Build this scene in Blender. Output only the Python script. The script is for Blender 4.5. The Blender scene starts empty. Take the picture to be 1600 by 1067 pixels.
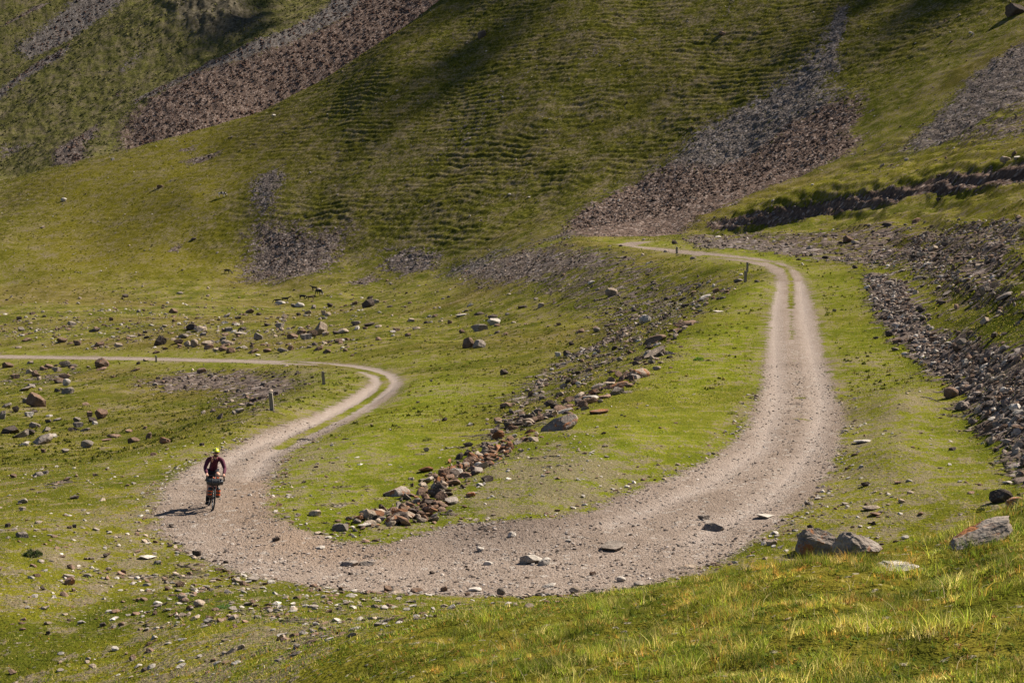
import bpy, bmesh, math, random
import numpy as np
from mathutils import Vector, Matrix, Euler
R = math.radians
scene = bpy.context.scene
COL = scene.collection
rng = np.random.default_rng(7)
random.seed(7)

# ------------------------------------------------------------------ camera
FPX, W0, H0 = 2280.0, 1600.0, 1067.0
HOR = 315.0
PITCH = math.atan((533.5 - HOR) / FPX)
cd = bpy.data.cameras.new('camera'); cam = bpy.data.objects.new('camera', cd); COL.objects.link(cam)
cd.sensor_width = 36.0; cd.lens = 36.0 * FPX / W0
cd.clip_start = 0.3; cd.clip_end = 6000
cam.location = (0, 0, 0); cam.rotation_euler = (R(90) - PITCH, 0, 0)
scene.camera = cam

# ------------------------------------------------------------------ light
SUN_EL, SUN_AZ = 44.0, 58.0          # azimuth measured from +Y (view direction) towards +X (to the side)
az, el = R(SUN_AZ), R(SUN_EL)
sun_dir = Vector((math.sin(az) * math.cos(el), math.cos(az) * math.cos(el), math.sin(el)))
sl = bpy.data.lights.new('sun', 'SUN'); sl.energy = 5.0; sl.angle = R(0.53); sl.color = (1.0, 0.93, 0.81)
so = bpy.data.objects.new('sun', sl); COL.objects.link(so)
so.rotation_euler = sun_dir.to_track_quat('Z', 'Y').to_euler()
wd = bpy.data.worlds.new('World'); scene.world = wd; wd.use_nodes = True
nt = wd.node_tree; nt.nodes.clear()
sky = nt.nodes.new('ShaderNodeTexSky'); sky.sky_type = 'NISHITA'; sky.sun_disc = False
sky.sun_elevation = el; sky.sun_rotation = az; sky.altitude = 2400; sky.air_density = 1.0; sky.dust_density = 1.5
bg = nt.nodes.new('ShaderNodeBackground'); bg.inputs['Strength'].default_value = 0.05
wo = nt.nodes.new('ShaderNodeOutputWorld')
nt.links.new(sky.outputs[0], bg.inputs[0]); nt.links.new(bg.outputs[0], wo.inputs[0])
vs = scene.view_settings; vs.view_transform = 'Standard'; vs.look = 'None'; vs.gamma = 1.0; vs.use_curve_mapping = False
vs.exposure = 1.2
scene.cycles.max_bounces = 4; scene.cycles.diffuse_bounces = 2

# ------------------------------------------------------------------ numeric helpers
def ray_st(px, py):
    a = (np.asarray(px, float) - W0 / 2) / FPX; b = (H0 / 2 - np.asarray(py, float)) / FPX
    yc = math.cos(PITCH) + b * math.sin(PITCH)
    return a / yc, (-math.sin(PITCH) + b * math.cos(PITCH)) / yc     # X/Y and Z/Y of the sight line

def project(x, y, z):
    c, s = math.cos(PITCH), math.sin(PITCH)
    dep = y * c - z * s; up = y * s + z * c
    return W0 / 2 + FPX * x / dep, H0 / 2 - FPX * up / dep

def _hash(ix, iy, seed):
    n = (ix.astype(np.int64) * 374761393 + iy.astype(np.int64) * 668265263 + seed * 1442695041) & 0xFFFFFFFF
    n = ((n ^ (n >> 13)) * 1274126177) & 0xFFFFFFFF
    n = ((n ^ (n >> 16)) * 2246822519) & 0xFFFFFFFF
    return (n ^ (n >> 15)) & 0xFFFFFFFF

_G = np.array([[math.cos(i * math.pi / 8), math.sin(i * math.pi / 8)] for i in range(16)], np.float32)
def noise(x, y, seed=0):
    """gradient noise, about -1..1"""
    x0 = np.floor(x); y0 = np.floor(y); fx = (x - x0).astype(np.float32); fy = (y - y0).astype(np.float32)
    ux = fx * fx * fx * (fx * (fx * 6 - 15) + 10); uy = fy * fy * fy * (fy * (fy * 6 - 15) + 10)
    r = 0
    for dx in (0, 1):
        for dy in (0, 1):
            g = _G[(_hash(x0 + dx, y0 + dy, seed) & 15)]
            v = g[..., 0] * (fx - dx) + g[..., 1] * (fy - dy)
            r = r + v * (ux if dx else 1 - ux) * (uy if dy else 1 - uy)
    return r * 1.55

def fbm(x, y, wl, octs=4, seed=0, gain=0.5, ridged=False):
    r = 0; a = 1.0; tot = 0
    for o in range(octs):
        k = 2 ** o / wl
        n = noise(x * k + 17.3 * o, y * k - 9.1 * o, seed + o)
        if ridged: n = 1 - 2 * np.abs(n)
        r = r + a * n; tot += a; a *= gain
    return r / tot

def sstep(a, b, x):
    t = np.clip((x - a) / (b - a), 0, 1); return t * t * (3 - 2 * t)
# ------------------------------------------------------------------ terrain: control heights
# every P is (image column, image row, distance ahead in metres); H is (column, distance, height) where the photograph sees nothing
OFF = 5.0                       # the grid fans out from a point behind the camera
P, Hd = [], []
def line(pts, n=4):
    for (a, b) in zip(pts[:-1], pts[1:]):
        for k in range(n):
            u = k / n
            P.append((a[0] + (b[0] - a[0]) * u, a[1] + (b[1] - a[1]) * u, math.exp(math.log(a[2]) + (math.log(b[2]) - math.log(a[2])) * u)))
    P.append(pts[-1])
def pts(*a): P.extend(a)
# near ground below and beside the frame
pts((-500, 1067, 29), (-500, 850, 44), (-500, 700, 75), (0, 1300, 15), (400, 1300, 11.5), (800, 1300, 6.8), (1600, 1300, 5), (2200, 1067, 6), (2200, 850, 12))
Hd += [(800, 0.5, -1.7), (800, -3.5, -1.5), (0, -3, -2.5), (1600, -3, -.9)]
line([(0, 1067, 24), (150, 1067, 22.3), (300, 1067, 20), (450, 1067, 16.5), (600, 1067, 13.3), (800, 1067, 11), (1000, 1067, 9.5), (1300, 1067, 8.3), (1600, 1067, 7.5)], 2)
pts((300, 1000, 23.4), (450, 1000, 21), (600, 960, 22.5))
line([(620, 985, 18), (760, 962, 18), (900, 942, 17.2), (1050, 913, 16.6), (1200, 882, 16), (1310, 864, 15), (1450, 840, 15.5), (1600, 788, 16.5), (1750, 740, 17.5)], 3)
pts((1000, 1000, 12.5), (1300, 960, 11), (1600, 920, 10.5), (800, 1010, 14), (1450, 900, 12.5))
for q in [(900, 22, -6.1), (1050, 22, -6.35), (1200, 22, -6.6), (1310, 22, -6.7), (1450, 23, -6.8), (1600, 24, -6.8), (1750, 25, -6.8)]: Hd.append(q)
# lower left lawn
pts((0, 850, 34), (0, 950, 28), (150, 850, 35.5), (150, 950, 28.5), (300, 950, 27.4), (400, 930, 29.3))
# lower road
line([(0, 557, 240), (244, 562, 200), (400, 566, 165), (500, 569, 140), (570, 576, 120), (608, 590, 105), (600, 605, 98), (560, 632, 85), (500, 662, 72), (420, 702, 58), (380, 737, 50), (333, 795, 40.2)], 2)
pts((-300, 553, 290))
# hairpin
line([(333, 795, 40.2), (420, 860, 35), (600, 890, 33.2), (800, 890, 33), (950, 845, 35.7), (1100, 792, 39.3), (1200, 740, 43.8), (1240, 670, 52), (1250, 600, 65), (1243, 550, 76), (1238, 500, 92), (1235, 460, 110), (1230, 430, 125), (1205, 415, 138), (1150, 403, 157), (1100, 397, 176), (1057, 392, 195), (1000, 384.5, 225), (965, 381, 242)], 2)
line([(240, 800, 40), (260, 850, 36), (330, 890, 33), (450, 915, 31), (600, 928, 30.2), (750, 934, 30), (900, 925, 30.3), (1050, 895, 32), (1150, 862, 33.8), (1310, 830, 34.5), (1450, 815, 34), (1600, 768, 35)], 2)
pts((1310, 740, 43.2), (1330, 650, 55), (1310, 560, 73), (1290, 480, 99), (1285, 430, 126), (1270, 408, 141), (1180, 398, 158), (1110, 390, 180), (1060, 386, 200), (1000, 379, 235))
pts((1450, 760, 38.5), (1400, 700, 44), (1400, 620, 55), (1330, 560, 72))
# outer shoulder of the lower bench
line([(0, 792, 43), (100, 768, 46), (200, 745, 50), (300, 703, 57), (350, 681, 62), (425, 641, 73), (505, 601, 96)], 3)
line([(505, 601, 96), (500, 588, 112), (420, 578, 140), (300, 573, 172), (150, 569, 205), (0, 566, 232)], 2)
pts((0, 760, 52), (0, 700, 78), (0, 660, 108), (0, 620, 155), (0, 590, 195), (120, 720, 65), (200, 700, 74), (200, 650, 100), (200, 600, 150), (200, 582, 182), (350, 640, 95), (380, 615, 120), (350, 590, 150), (450, 595, 121), (420, 622, 98), (-400, 640, 140), (-400, 580, 230))
# inner lawn of the hairpin
pts((440, 800, 38.8), (600, 842, 35.9), (520, 760, 44), (450, 740, 48), (550, 700, 53), (600, 650, 66), (700, 640, 71), (650, 600, 90), (720, 612, 83), (640, 570, 117), (760, 562, 112), (560, 568, 132), (680, 545, 135), (500, 555, 157))
line([(580, 822, 37.2), (680, 762, 43), (750, 702, 50.5), (800, 655, 61), (860, 592, 84), (930, 545, 103), (1000, 500, 122)], 3)
line([(640, 830, 36.8), (700, 790, 40), (760, 745, 44.2), (800, 712, 47.5), (870, 664, 53.5), (940, 620, 61.5), (1010, 580, 70.5), (1040, 545, 80), (1075, 505, 95), (1130, 457, 118), (1163, 440, 127), (1155, 428, 134), (1120, 416, 147), (1050, 403, 180), (960, 391, 215), (880, 379, 255)], 3)
pts((900, 720, 45), (1000, 680, 50), (1050, 600, 65), (1120, 560, 74), (1130, 500, 93), (1180, 450, 113), (850, 800, 38.3))
# slope under the far end of the upper bench
pts((1050, 470, 137), (1050, 430, 155), (1000, 450, 154), (950, 480, 145), (950, 420, 188), (900, 440, 195), (850, 400, 255), (850, 440, 215), (850, 480, 175), (900, 520, 130), (790, 410, 285), (740, 440, 280))
pts((800, 520, 140), (740, 535, 150), (770, 500, 182), (660, 500, 218), (600, 540, 152), (600, 500, 222), (700, 470, 250), (590, 468, 310))
# valley floor and boulder field
pts((0, 540, 265), (0, 510, 310), (0, 480, 362), (100, 540, 250), (100, 480, 352), (250, 540, 222), (250, 500, 290), (400, 545, 192), (500, 545, 168), (400, 500, 272), (500, 515, 232), (575, 475, 312), (460, 468, 372), (150, 480, 356), (300, 470, 368), (400, 450, 400), (200, 440, 415), (0, 440, 435), (640, 450, 355), (-400, 440, 440), (-400, 500, 340))
# middle hill
pts((1000, 370, 292), (870, 368, 325), (700, 432, 372), (600, 440, 388), (550, 430, 398), (400, 425, 420), (300, 400, 440), (150, 400, 455), (0, 380, 475), (-400, 400, 470),
    (150, 330, 505), (300, 310, 482), (420, 310, 462), (550, 300, 447), (700, 300, 430), (850, 300, 412), (1000, 300, 390), (0, 320, 550), (-400, 345, 590),
    (320, 250, 535), (430, 220, 515), (550, 200, 492), (700, 200, 468), (850, 200, 447), (1000, 200, 432),
    (520, 140, 545), (620, 90, 530), (700, 100, 510), (850, 100, 487), (1000, 100, 470), (720, 20, 555), (850, 0, 530), (1000, 0, 512))
line([(-400, 320, 640), (-150, 305, 625), (0, 282, 612), (100, 257, 605), (200, 233, 600), (310, 203, 592), (420, 166, 586), (490, 130, 583), (560, 88, 582), (640, 38, 584), (690, 2, 586), (760, -60, 590)], 2)
for q in [(-400, 715, -15), (0, 700, -6), (200, 692, 6), (420, 680, 20), (560, 675, 42), (640, 675, 62), (720, 680, 85)]: Hd.append(q)
pts((1150, 250, 382), (1150, 100, 447), (1150, 0, 490), (1100, 300, 345), (950, 350, 330), (1050, 352, 312))
pts((1300, 200, 362), (1300, 100, 412), (1300, 0, 460), (1350, 240, 318), (1450, 200, 310), (1450, 100, 372), (1450, 0, 430), (1600, 190, 240), (1600, 100, 318), (1600, 0, 385), (800, -150, 620), (1000, -150, 585), (1300, -150, 540), (1600, -150, 470), (2000, 0, 300), (2000, 200, 190), (2000, -200, 410))
# right slope with its dark step
line([(1900, 170, 140), (1600, 283, 150), (1450, 309, 195), (1300, 335, 240), (1200, 349, 262), (1130, 358, 280)], 4)
line([(1950, 130, 140), (1640, 246, 150), (1483, 277, 195), (1326, 305, 240), (1222, 325, 262), (1140, 345, 281)], 4)
pts((1560, 296, 150), (1410, 319, 195), (1270, 342, 240))
pts((1600, 228, 190), (1450, 255, 245), (1300, 290, 275), (1200, 312, 295))
line([(1345, 425, 122), (1360, 480, 95), (1400, 540, 76), (1480, 610, 57), (1530, 680, 46.5), (1590, 760, 37)], 3)
pts((1600, 650, 45), (1600, 600, 49.5), (1600, 540, 56), (1600, 480, 64), (1500, 560, 64), (1500, 500, 76), (1600, 430, 73), (1500, 440, 90), (1450, 480, 87), (1430, 430, 108), (1600, 400, 85), (1500, 400, 107), (1400, 392, 140), (1300, 385, 170), (1200, 380, 198), (1150, 384, 190), (1600, 360, 103), (1450, 360, 142), (1300, 362, 200), (1200, 364, 232), (1100, 368, 255), (1600, 315, 132), (1450, 330, 180), (1900, 600, 42), (1900, 400, 72), (1900, 250, 115))
# far hill
pts((-400, 300, 800), (-400, 100, 960), (0, 284, 800), (200, 235, 800), (420, 168, 815), (560, 95, 825), (690, 8, 835), (0, 0, 1000), (200, 0, 980), (400, 0, 960), (600, 0, 920), (200, 120, 885), (0, 150, 892), (400, 80, 885), (0, -150, 1150), (400, -150, 1100), (800, -100, 960), (1200, -250, 1000))

def _ctrl():
    X, Y, Z = [], [], []
    for (px, py, d) in P:
        s, t = ray_st(px, py); X.append(s * d); Y.append(d); Z.append(t * d)
    for (px, d, z) in Hd:
        s, _ = ray_st(px, HOR); X.append(s * d if d > 6 else (px - 800) / 80.0); Y.append(d); Z.append(z)
    X, Y, Z = map(np.array, (X, Y, Z)); D = Y + OFF
    return X / D, np.log(D), Z / D
cs, cv, ct = _ctrl()
key = {}
for i, (a, b) in enumerate(zip(cs, cv)): key[(round(a / .004), round(b / .012))] = i
ii = sorted(key.values()); cs, cv, ct = cs[ii], cv[ii], ct[ii]
KS, KV = 2.6, 1.0             # anisotropy of the interpolation
EPS = 0.019
def _phi(d2): return np.sqrt(d2 + EPS * EPS)
A = _phi(((cs[:, None] - cs[None]) * KS) ** 2 + ((cv[:, None] - cv[None]) * KV) ** 2)
n = len(cs)
M = np.zeros((n + 3, n + 3)); M[:n, :n] = A - np.eye(n) * 0.0004
M[:n, n] = 1; M[:n, n + 1] = cs; M[:n, n + 2] = cv; M[n:, :n] = M[:n, n:].T
wts = np.linalg.solve(M, np.concatenate([ct, [0, 0, 0]]))
def base_t(s, v):
    out = np.empty(s.size); s = s.ravel(); v = v.ravel()
    for k in range(0, s.size, 40000):
        a, b = s[k:k + 40000], v[k:k + 40000]
        out[k:k + 40000] = _phi(((a[:, None] - cs[None]) * KS) ** 2 + ((b[:, None] - cv[None]) * KV) ** 2) @ wts[:n] + wts[n] + wts[n + 1] * a + wts[n + 2] * b
    return out
# coarse lookup of the base surface
GS = np.linspace(-1.3, 1.3, 521); GV = np.linspace(math.log(1.2), math.log(1300 + OFF), 700)
gs, gv = np.meshgrid(GS, GV)
GT = base_t(gs, gv).reshape(gs.shape)
def lut(G, s, v):
    fi = np.clip((s - GS[0]) / (GS[1] - GS[0]), 0, len(GS) - 1.001); fj = np.clip((v - GV[0]) / (GV[1] - GV[0]), 0, len(GV) - 1.001)
    i = fi.astype(int); j = fj.astype(int); a = fi - i; b = fj - j
    return (G[j, i] * (1 - a) + G[j, i + 1] * a) * (1 - b) + (G[j + 1, i] * (1 - a) + G[j + 1, i + 1] * a) * b
def base_z(x, y):
    D = np.maximum(y + OFF, 1.3); return lut(GT, x / D, np.log(D)) * D

def cast(zf, px, py, y0=6.5, y1=1250.0, n=1400):
    """first meeting of the sight lines through (px, py) with the height field zf"""
    px = np.atleast_1d(np.asarray(px, float)); py = np.atleast_1d(np.asarray(py, float))
    s, t = ray_st(px, py); ys = np.exp(np.linspace(math.log(y0), math.log(y1), n))
    Yr = np.empty(len(px))
    for k in range(0, len(px), 2000):
        sl_ = slice(k, k + 2000)
        yy = ys[None, :]; zz = zf(s[sl_, None] * yy, np.broadcast_to(yy, (len(s[sl_]), n)))
        diff = zz - t[sl_, None] * yy
        hit = diff > 0; j = np.where(hit.any(1), hit.argmax(1), n - 1); j = np.maximum(j, 1)
        r = np.arange(len(j)); d0, d1 = diff[r, j - 1], diff[r, j]
        u = np.clip(-d0 / np.where(np.abs(d1 - d0) < 1e-9, 1, d1 - d0), 0, 1)
        Yr[sl_] = ys[j - 1] + (ys[j] - ys[j - 1]) * u
    return s * Yr, Yr
# ------------------------------------------------------------------ outlines on the ground (unprojected to world x, y)
def dens(pl, step=14.0, closed=True):
    out = []
    q = list(pl) + ([pl[0]] if closed else [])
    for a, b in zip(q[:-1], q[1:]):
        L = max(1, int(math.hypot(b[0] - a[0], b[1] - a[1]) / step))
        for k in range(L): out.append((a[0] + (b[0] - a[0]) * k / L, a[1] + (b[1] - a[1]) * k / L))
    if not closed: out.append(q[-1])
    return np.array(out)
def to_world(pl, step=14.0, closed=True):
    vis = [p for p in pl if len(p) == 2]; hid = [p for p in pl if len(p) == 3]      # (column, None, distance): a corner hidden behind a ridge
    d = dens(vis, step, closed and not hid)
    x, y = cast(base_z, d[:, 0], d[:, 1]); w = np.stack([x, y], 1)
    if hid: w = np.concatenate([w, [[float(ray_st(p[0], HOR)[0]) * p[2], p[2]] for p in hid]])
    return w
def seg_dist(x, y, poly, closed=True):
    q = np.concatenate([poly, poly[:1]]) if closed else poly
    d2 = np.full(x.shape, 1e12)
    for a, b in zip(q[:-1], q[1:]):
        vx, vy = b - a; L = vx * vx + vy * vy + 1e-9
        u = np.clip(((x - a[0]) * vx + (y - a[1]) * vy) / L, 0, 1)
        d2 = np.minimum(d2, (x - a[0] - u * vx) ** 2 + (y - a[1] - u * vy) ** 2)
    return np.sqrt(d2)
def inside(x, y, poly):
    q = np.concatenate([poly, poly[:1]]); c = np.zeros(x.shape, bool)
    for a, b in zip(q[:-1], q[1:]):
        if a[1] == b[1]: continue
        c ^= ((a[1] > y) != (b[1] > y)) & (x < (b[0] - a[0]) * (y - a[1]) / (b[1] - a[1]) + a[0])
    return c
def region(x, y, poly, soft):
    """0..1, 0.5 on the outline, ramp of +-soft metres; only evaluated near the outline's box"""
    out = np.zeros(x.shape, np.float32)
    lo = poly.min(0) - soft; hi = poly.max(0) + soft
    m = (x > lo[0]) & (x < hi[0]) & (y > lo[1]) & (y < hi[1])
    if m.any():
        xs, ys = x[m], y[m]
        sd = seg_dist(xs, ys, poly) * np.where(inside(xs, ys, poly), 1, -1)
        out[m] = np.clip(0.5 + sd / (2 * soft), 0, 1)
    return out
def strip(x, y, pl, half, soft):
    out = np.zeros(x.shape, np.float32)
    lo = pl.min(0) - half - soft; hi = pl.max(0) + half + soft
    m = (x > lo[0]) & (x < hi[0]) & (y > lo[1]) & (y < hi[1])
    if m.any():
        out[m] = np.clip(0.5 + (half - seg_dist(x[m], y[m], pl, False)) / (2 * soft), 0, 1)
    return out

ROADP = [(-100, 552), (0, 554.5), (200, 557.5), (400, 562), (500, 565.5), (560, 570.5), (595, 576), (622, 586), (631, 598), (621, 613), (590, 636), (540, 662), (490, 687), (452, 707), (432, 732), (424, 762), (420, 790), (440, 812), (480, 831), (540, 846), (600, 850), (650, 836), (720, 815), (800, 812), (890, 806), (940, 786), (1000, 761), (1070, 735), (1125, 710), (1155, 680), (1175, 640), (1189, 600), (1195, 560), (1199, 520), (1204, 480), (1213, 450), (1211, 431), (1195, 417), (1160, 409), (1110, 402), (1060, 396), (1000, 388), (962, 382), (985, 378), (1022, 377), (990, 384), (1030, 387.5), (1080, 392), (1130, 397), (1190, 404), (1225, 412), (1250, 426), (1262, 450), (1275, 490), (1285, 540), (1302, 600), (1319, 650), (1319, 690), (1296, 745), (1250, 797), (1200, 836), (1140, 870), (1080, 896), (1000, 915), (900, 928), (800, 932), (680, 930), (560, 924), (450, 912), (370, 896), (300, 868), (255, 840), (238, 815), (240, 790), (255, 760), (285, 735), (320, 715), (365, 699), (400, 679), (428, 667), (481, 650), (508, 638), (535, 625), (560, 610), (577, 599), (577, 592), (569, 585), (553, 578), (528, 573), (500, 570.5), (400, 567.5), (200, 562.5), (0, 560), (-100, 558)]
BANK = [(600, 850), (650, 832), (700, 806), (760, 772), (820, 745), (880, 740), (930, 760), (960, 780), (890, 812), (860, 850), (700, 860)]
MED_LOW = [(436, 700), (465, 683), (531, 651), (573, 627), (594, 611), (603, 598), (596, 587), (572, 579), (540, 573), (500, 568.5), (440, 565.5)]
MED_UP = [(1100, 399), (1160, 405), (1205, 411), (1228, 420), (1236, 440), (1236, 482)]
MED_UP2 = [(1236, 486), (1238, 530)]
MED_UP3 = [(1240, 545), (1246, 590), (1250, 660)]
SPOTS = [(1250, 622, 1.0), (1249, 655, .9), (590, 870, .5)]
# (outline, density, softness in metres, brown 0..1)
SCREE = [
 ([(185, 230), (200, 205), (240, 165), (300, 128), (380, 104), (450, 74), (520, 38), (548, 0), (556, -60), (720, None, 1000), (735, None, 790), (560, None, 760), (420, None, 760), (250, None, 765), (190, None, 770)], .95, 12, .85),
 ([(205, 168), (260, 135), (300, 117), (380, 92), (450, 62), (510, 20), (530, -40), (600, -60), (560, 20), (450, 82), (380, 110), (300, 133), (240, 168), (210, 180)], .95, 4, .05),
 ([(-20, 175), (60, 102), (110, 78), (104, 104), (40, 142), (-20, 190)], .95, 5, .1), ([(20, 74), (100, 22), (150, -15), (200, -15), (90, 66), (45, 82)], .95, 6, .1),
 ([(80, 262), (125, 235), (160, 203), (152, 235), (105, 264)], .9, 5, .5), ([(172, 156), (196, 140), (192, 157)], .8, 4, .4), ([(180, 122), (226, 84), (222, 100), (190, 125)], .7, 5, .2), ([(60, 230), (0, 262), (0, 240)], .7, 5, .3), ([(0, 50), (40, 22), (90, -10), (50, -10), (0, 30)], .8, 5, .4),
 ([(388, 302), (398, 276), (440, 262), (446, 284), (432, 310), (428, 338), (400, 338)], .9, 5, .35),
 ([(374, 440), (384, 400), (390, 360), (402, 345), (470, 348), (500, 362), (546, 346), (549, 370), (530, 400), (512, 424), (440, 441)], .9, 8, .5),
 ([(590, 420), (600, 402), (640, 385), (692, 394), (682, 420), (625, 431)], .85, 4, .4), ([(538, 442), (585, 426), (602, 436), (562, 449)], .8, 3, .5), ([(575, 395), (640, 370), (650, 380), (585, 405)], .6, 4, .2),
 ([(1312, 12), (1322, 30), (1305, 70), (1312, 100), (1300, 130), (1346, 145), (1346, 180), (1322, 205), (1352, 212), (1335, 238), (1270, 266), (1200, 292), (1130, 326), (1092, 340), (1062, 369), (900, 373), (800, 388), (745, 432), (680, 440), (700, 418), (780, 391), (870, 366), (900, 330), (960, 296), (1042, 250), (1070, 213), (1110, 190), (1200, 138), (1250, 92), (1292, 40)], .80, 8, .18),
 ([(1308, 8), (1326, 8), (1322, 40), (1308, 80), (1312, 110), (1270, 110), (1265, 120), (1285, 80)], 1.0, 2.5, .2),
 ([(905, 372), (880, 350), (960, 300), (1040, 262), (1120, 262), (1180, 240), (1230, 195), (1290, 165), (1345, 150), (1346, 180), (1322, 205), (1352, 212), (1335, 238), (1270, 266), (1200, 292), (1130, 326), (1092, 340), (1062, 369)], 1.0, 5, .85),
 ([(1640, 40), (1560, 86), (1505, 128), (1470, 172), (1425, 212), (1400, 240), (1440, 236), (1500, 215), (1570, 170), (1640, 140)], .82, 5, .3),
 ([(1640, 110), (1560, 150), (1480, 200), (1400, 262), (1340, 280), (1440, 232), (1500, 200), (1560, 180), (1640, 190)], .66, 5, .45), ([(1640, 165), (1540, 190), (1450, 232), (1500, 232), (1640, 215)], .62, 5, .45), ([(1400, 215), (1350, 240), (1330, 250), (1380, 235)], .6, 4, .5),
 ([(690, 432), (800, 398), (880, 381), (962, 393), (1000, 402), (940, 425), (850, 440), (760, 450)], .8, 5, .45),
 ([(640, 825), (700, 792), (872, 670), (1012, 586), (1163, 447), (1140, 426), (1000, 402), (880, 384), (740, 442), (850, 480), (905, 520), (870, 560), (780, 600), (730, 680), (680, 740), (572, 815)], .49, 4, .45),
 ([(560, 822), (620, 772), (680, 730), (740, 660), (800, 602), (860, 562), (1000, 492), (1022, 502), (900, 572), (870, 630), (822, 690), (762, 732), (692, 780), (602, 826)], .62, 2.0, .6),
 ([(1348, 428), (1360, 480), (1397, 532), (1476, 608), (1532, 680), (1592, 762), (1640, 800), (1640, 560), (1520, 528), (1450, 508), (1420, 440), (1370, 425)], 1.0, 1.0, .5),
 ([(1640, 600), (1520, 540), (1430, 480), (1370, 425), (1080, 380), (1050, 368), (1200, 366), (1400, 350), (1640, 330)], .61, 3, .55),
 ([(1060, 374), (1200, 372), (1350, 405), (1345, 425), (1280, 402), (1180, 392), (1080, 388)], .75, 2, .4),
 ([(200, 605), (280, 580), (400, 577), (492, 588), (482, 602), (427, 637), (372, 667), (330, 645), (335, 615)], .72, 3, .55),
 ([(0, 522), (100, 520), (250, 528), (430, 540), (520, 520), (500, 500), (400, 520), (300, 512), (100, 508), (0, 508)], .42, 8, .6), ([(0, 572), (120, 572), (160, 580), (100, 600), (0, 610)], .5, 6, .6),
 ([(1100, 346), (1200, 327), (1300, 309), (1450, 281), (1680, 238), (1680, 276), (1450, 309), (1300, 336), (1200, 352), (1110, 362)], .85, .8, .9),  # step face: brown dirt whose dark colour also paints in its shade
 ([(60, 760), (110, 745), (130, 750), (90, 765)], .7, 1.0, .4), ([(270, 960), (400, 930), (520, 950), (640, 985), (560, 1010), (380, 1000)], .42, 2.0, .5), ([(190, 890), (330, 880), (480, 930), (300, 950)], .38, 2.0, .5),
 ([(255, 395), (290, 375), (280, 395)], .8, 2, .6), ([(260, 238), (320, 220), (300, 240)], .6, 3, .6), ([(280, 250), (350, 230), (340, 245), (300, 258)], .7, 3, .6),
 ([(700, 190), (780, 130), (850, 90), (870, 100), (790, 180), (720, 250), (690, 260)], .42, 10, .1), ([(900, 90), (950, 60), (960, 80), (920, 110)], .5, 5, .3), ([(1120, 60), (1140, 0), (1150, 0), (1130, 60)], .6, 4, .2), ([(650, 260), (700, 225), (720, 240), (660, 280)], .4, 5, .1),
 ([(640, 60), (700, 100), (830, 20), (800, 0), (720, 40)], .25, 8, .6),
]
OLIVE = [([(0, 285), (200, 236), (420, 168), (450, 250), (400, 330), (390, 420), (250, 440), (0, 430)], .9, 20), ([(1600, 330), (1350, 360), (1300, 390), (1600, 400)], .6, 8), ([(1600, 200), (1200, 300), (1100, 340), (1600, 250)], .6, 8)]
LUSH = [([(440, 700), (620, 615), (660, 590), (780, 605), (720, 660), (640, 760), (560, 830), (450, 790)], .9, 5), ([(880, 670), (1020, 590), (1180, 440), (1200, 440), (1180, 620), (1130, 690), (950, 770), (850, 790)], .9, 5),
        ([(300, 705), (430, 655), (560, 585), (400, 575), (500, 560), (700, 570), (700, 560), (400, 552), (0, 545), (0, 565), (400, 575), (520, 600), (420, 645), (280, 700)], .6, 5), ([(1260, 420), (1350, 425), (1400, 560), (1560, 730), (1480, 780), (1350, 640)], .7, 5), ([(950, 375), (1050, 392), (1190, 418), (1280, 402), (1060, 380)], .7, 4)]
ROAD_W = to_world(ROADP, 10); BANK_W = to_world(BANK)
MEDL_W = to_world(MED_LOW, 12, False); MEDU_W = to_world(MED_UP, 12, False)
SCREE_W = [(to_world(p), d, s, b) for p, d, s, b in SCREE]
OLIVE_W = [(to_world(p), d, s) for p, d, s in OLIVE]; LUSH_W = [(to_world(p), d, s) for p, d, s in LUSH]
TRACKS = [to_world([(0, 557), (400, 564), (500, 567.5), (560, 573), (600, 581), (618, 595), (606, 612), (560, 640), (480, 680), (420, 710), (390, 750)], 14, False),
          to_world([(400, 567.5), (500, 571), (560, 577), (588, 590), (590, 600), (560, 625), (480, 665), (380, 705), (320, 745)], 14, False),
          to_world([(1217, 440), (1210, 500), (1212, 560), (1215, 620), (1190, 700), (1100, 760), (950, 820)], 14, False),
          to_world([(1250, 440), (1258, 500), (1270, 560), (1285, 620), (1270, 700), (1200, 780), (1080, 850)], 14, False)]

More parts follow.
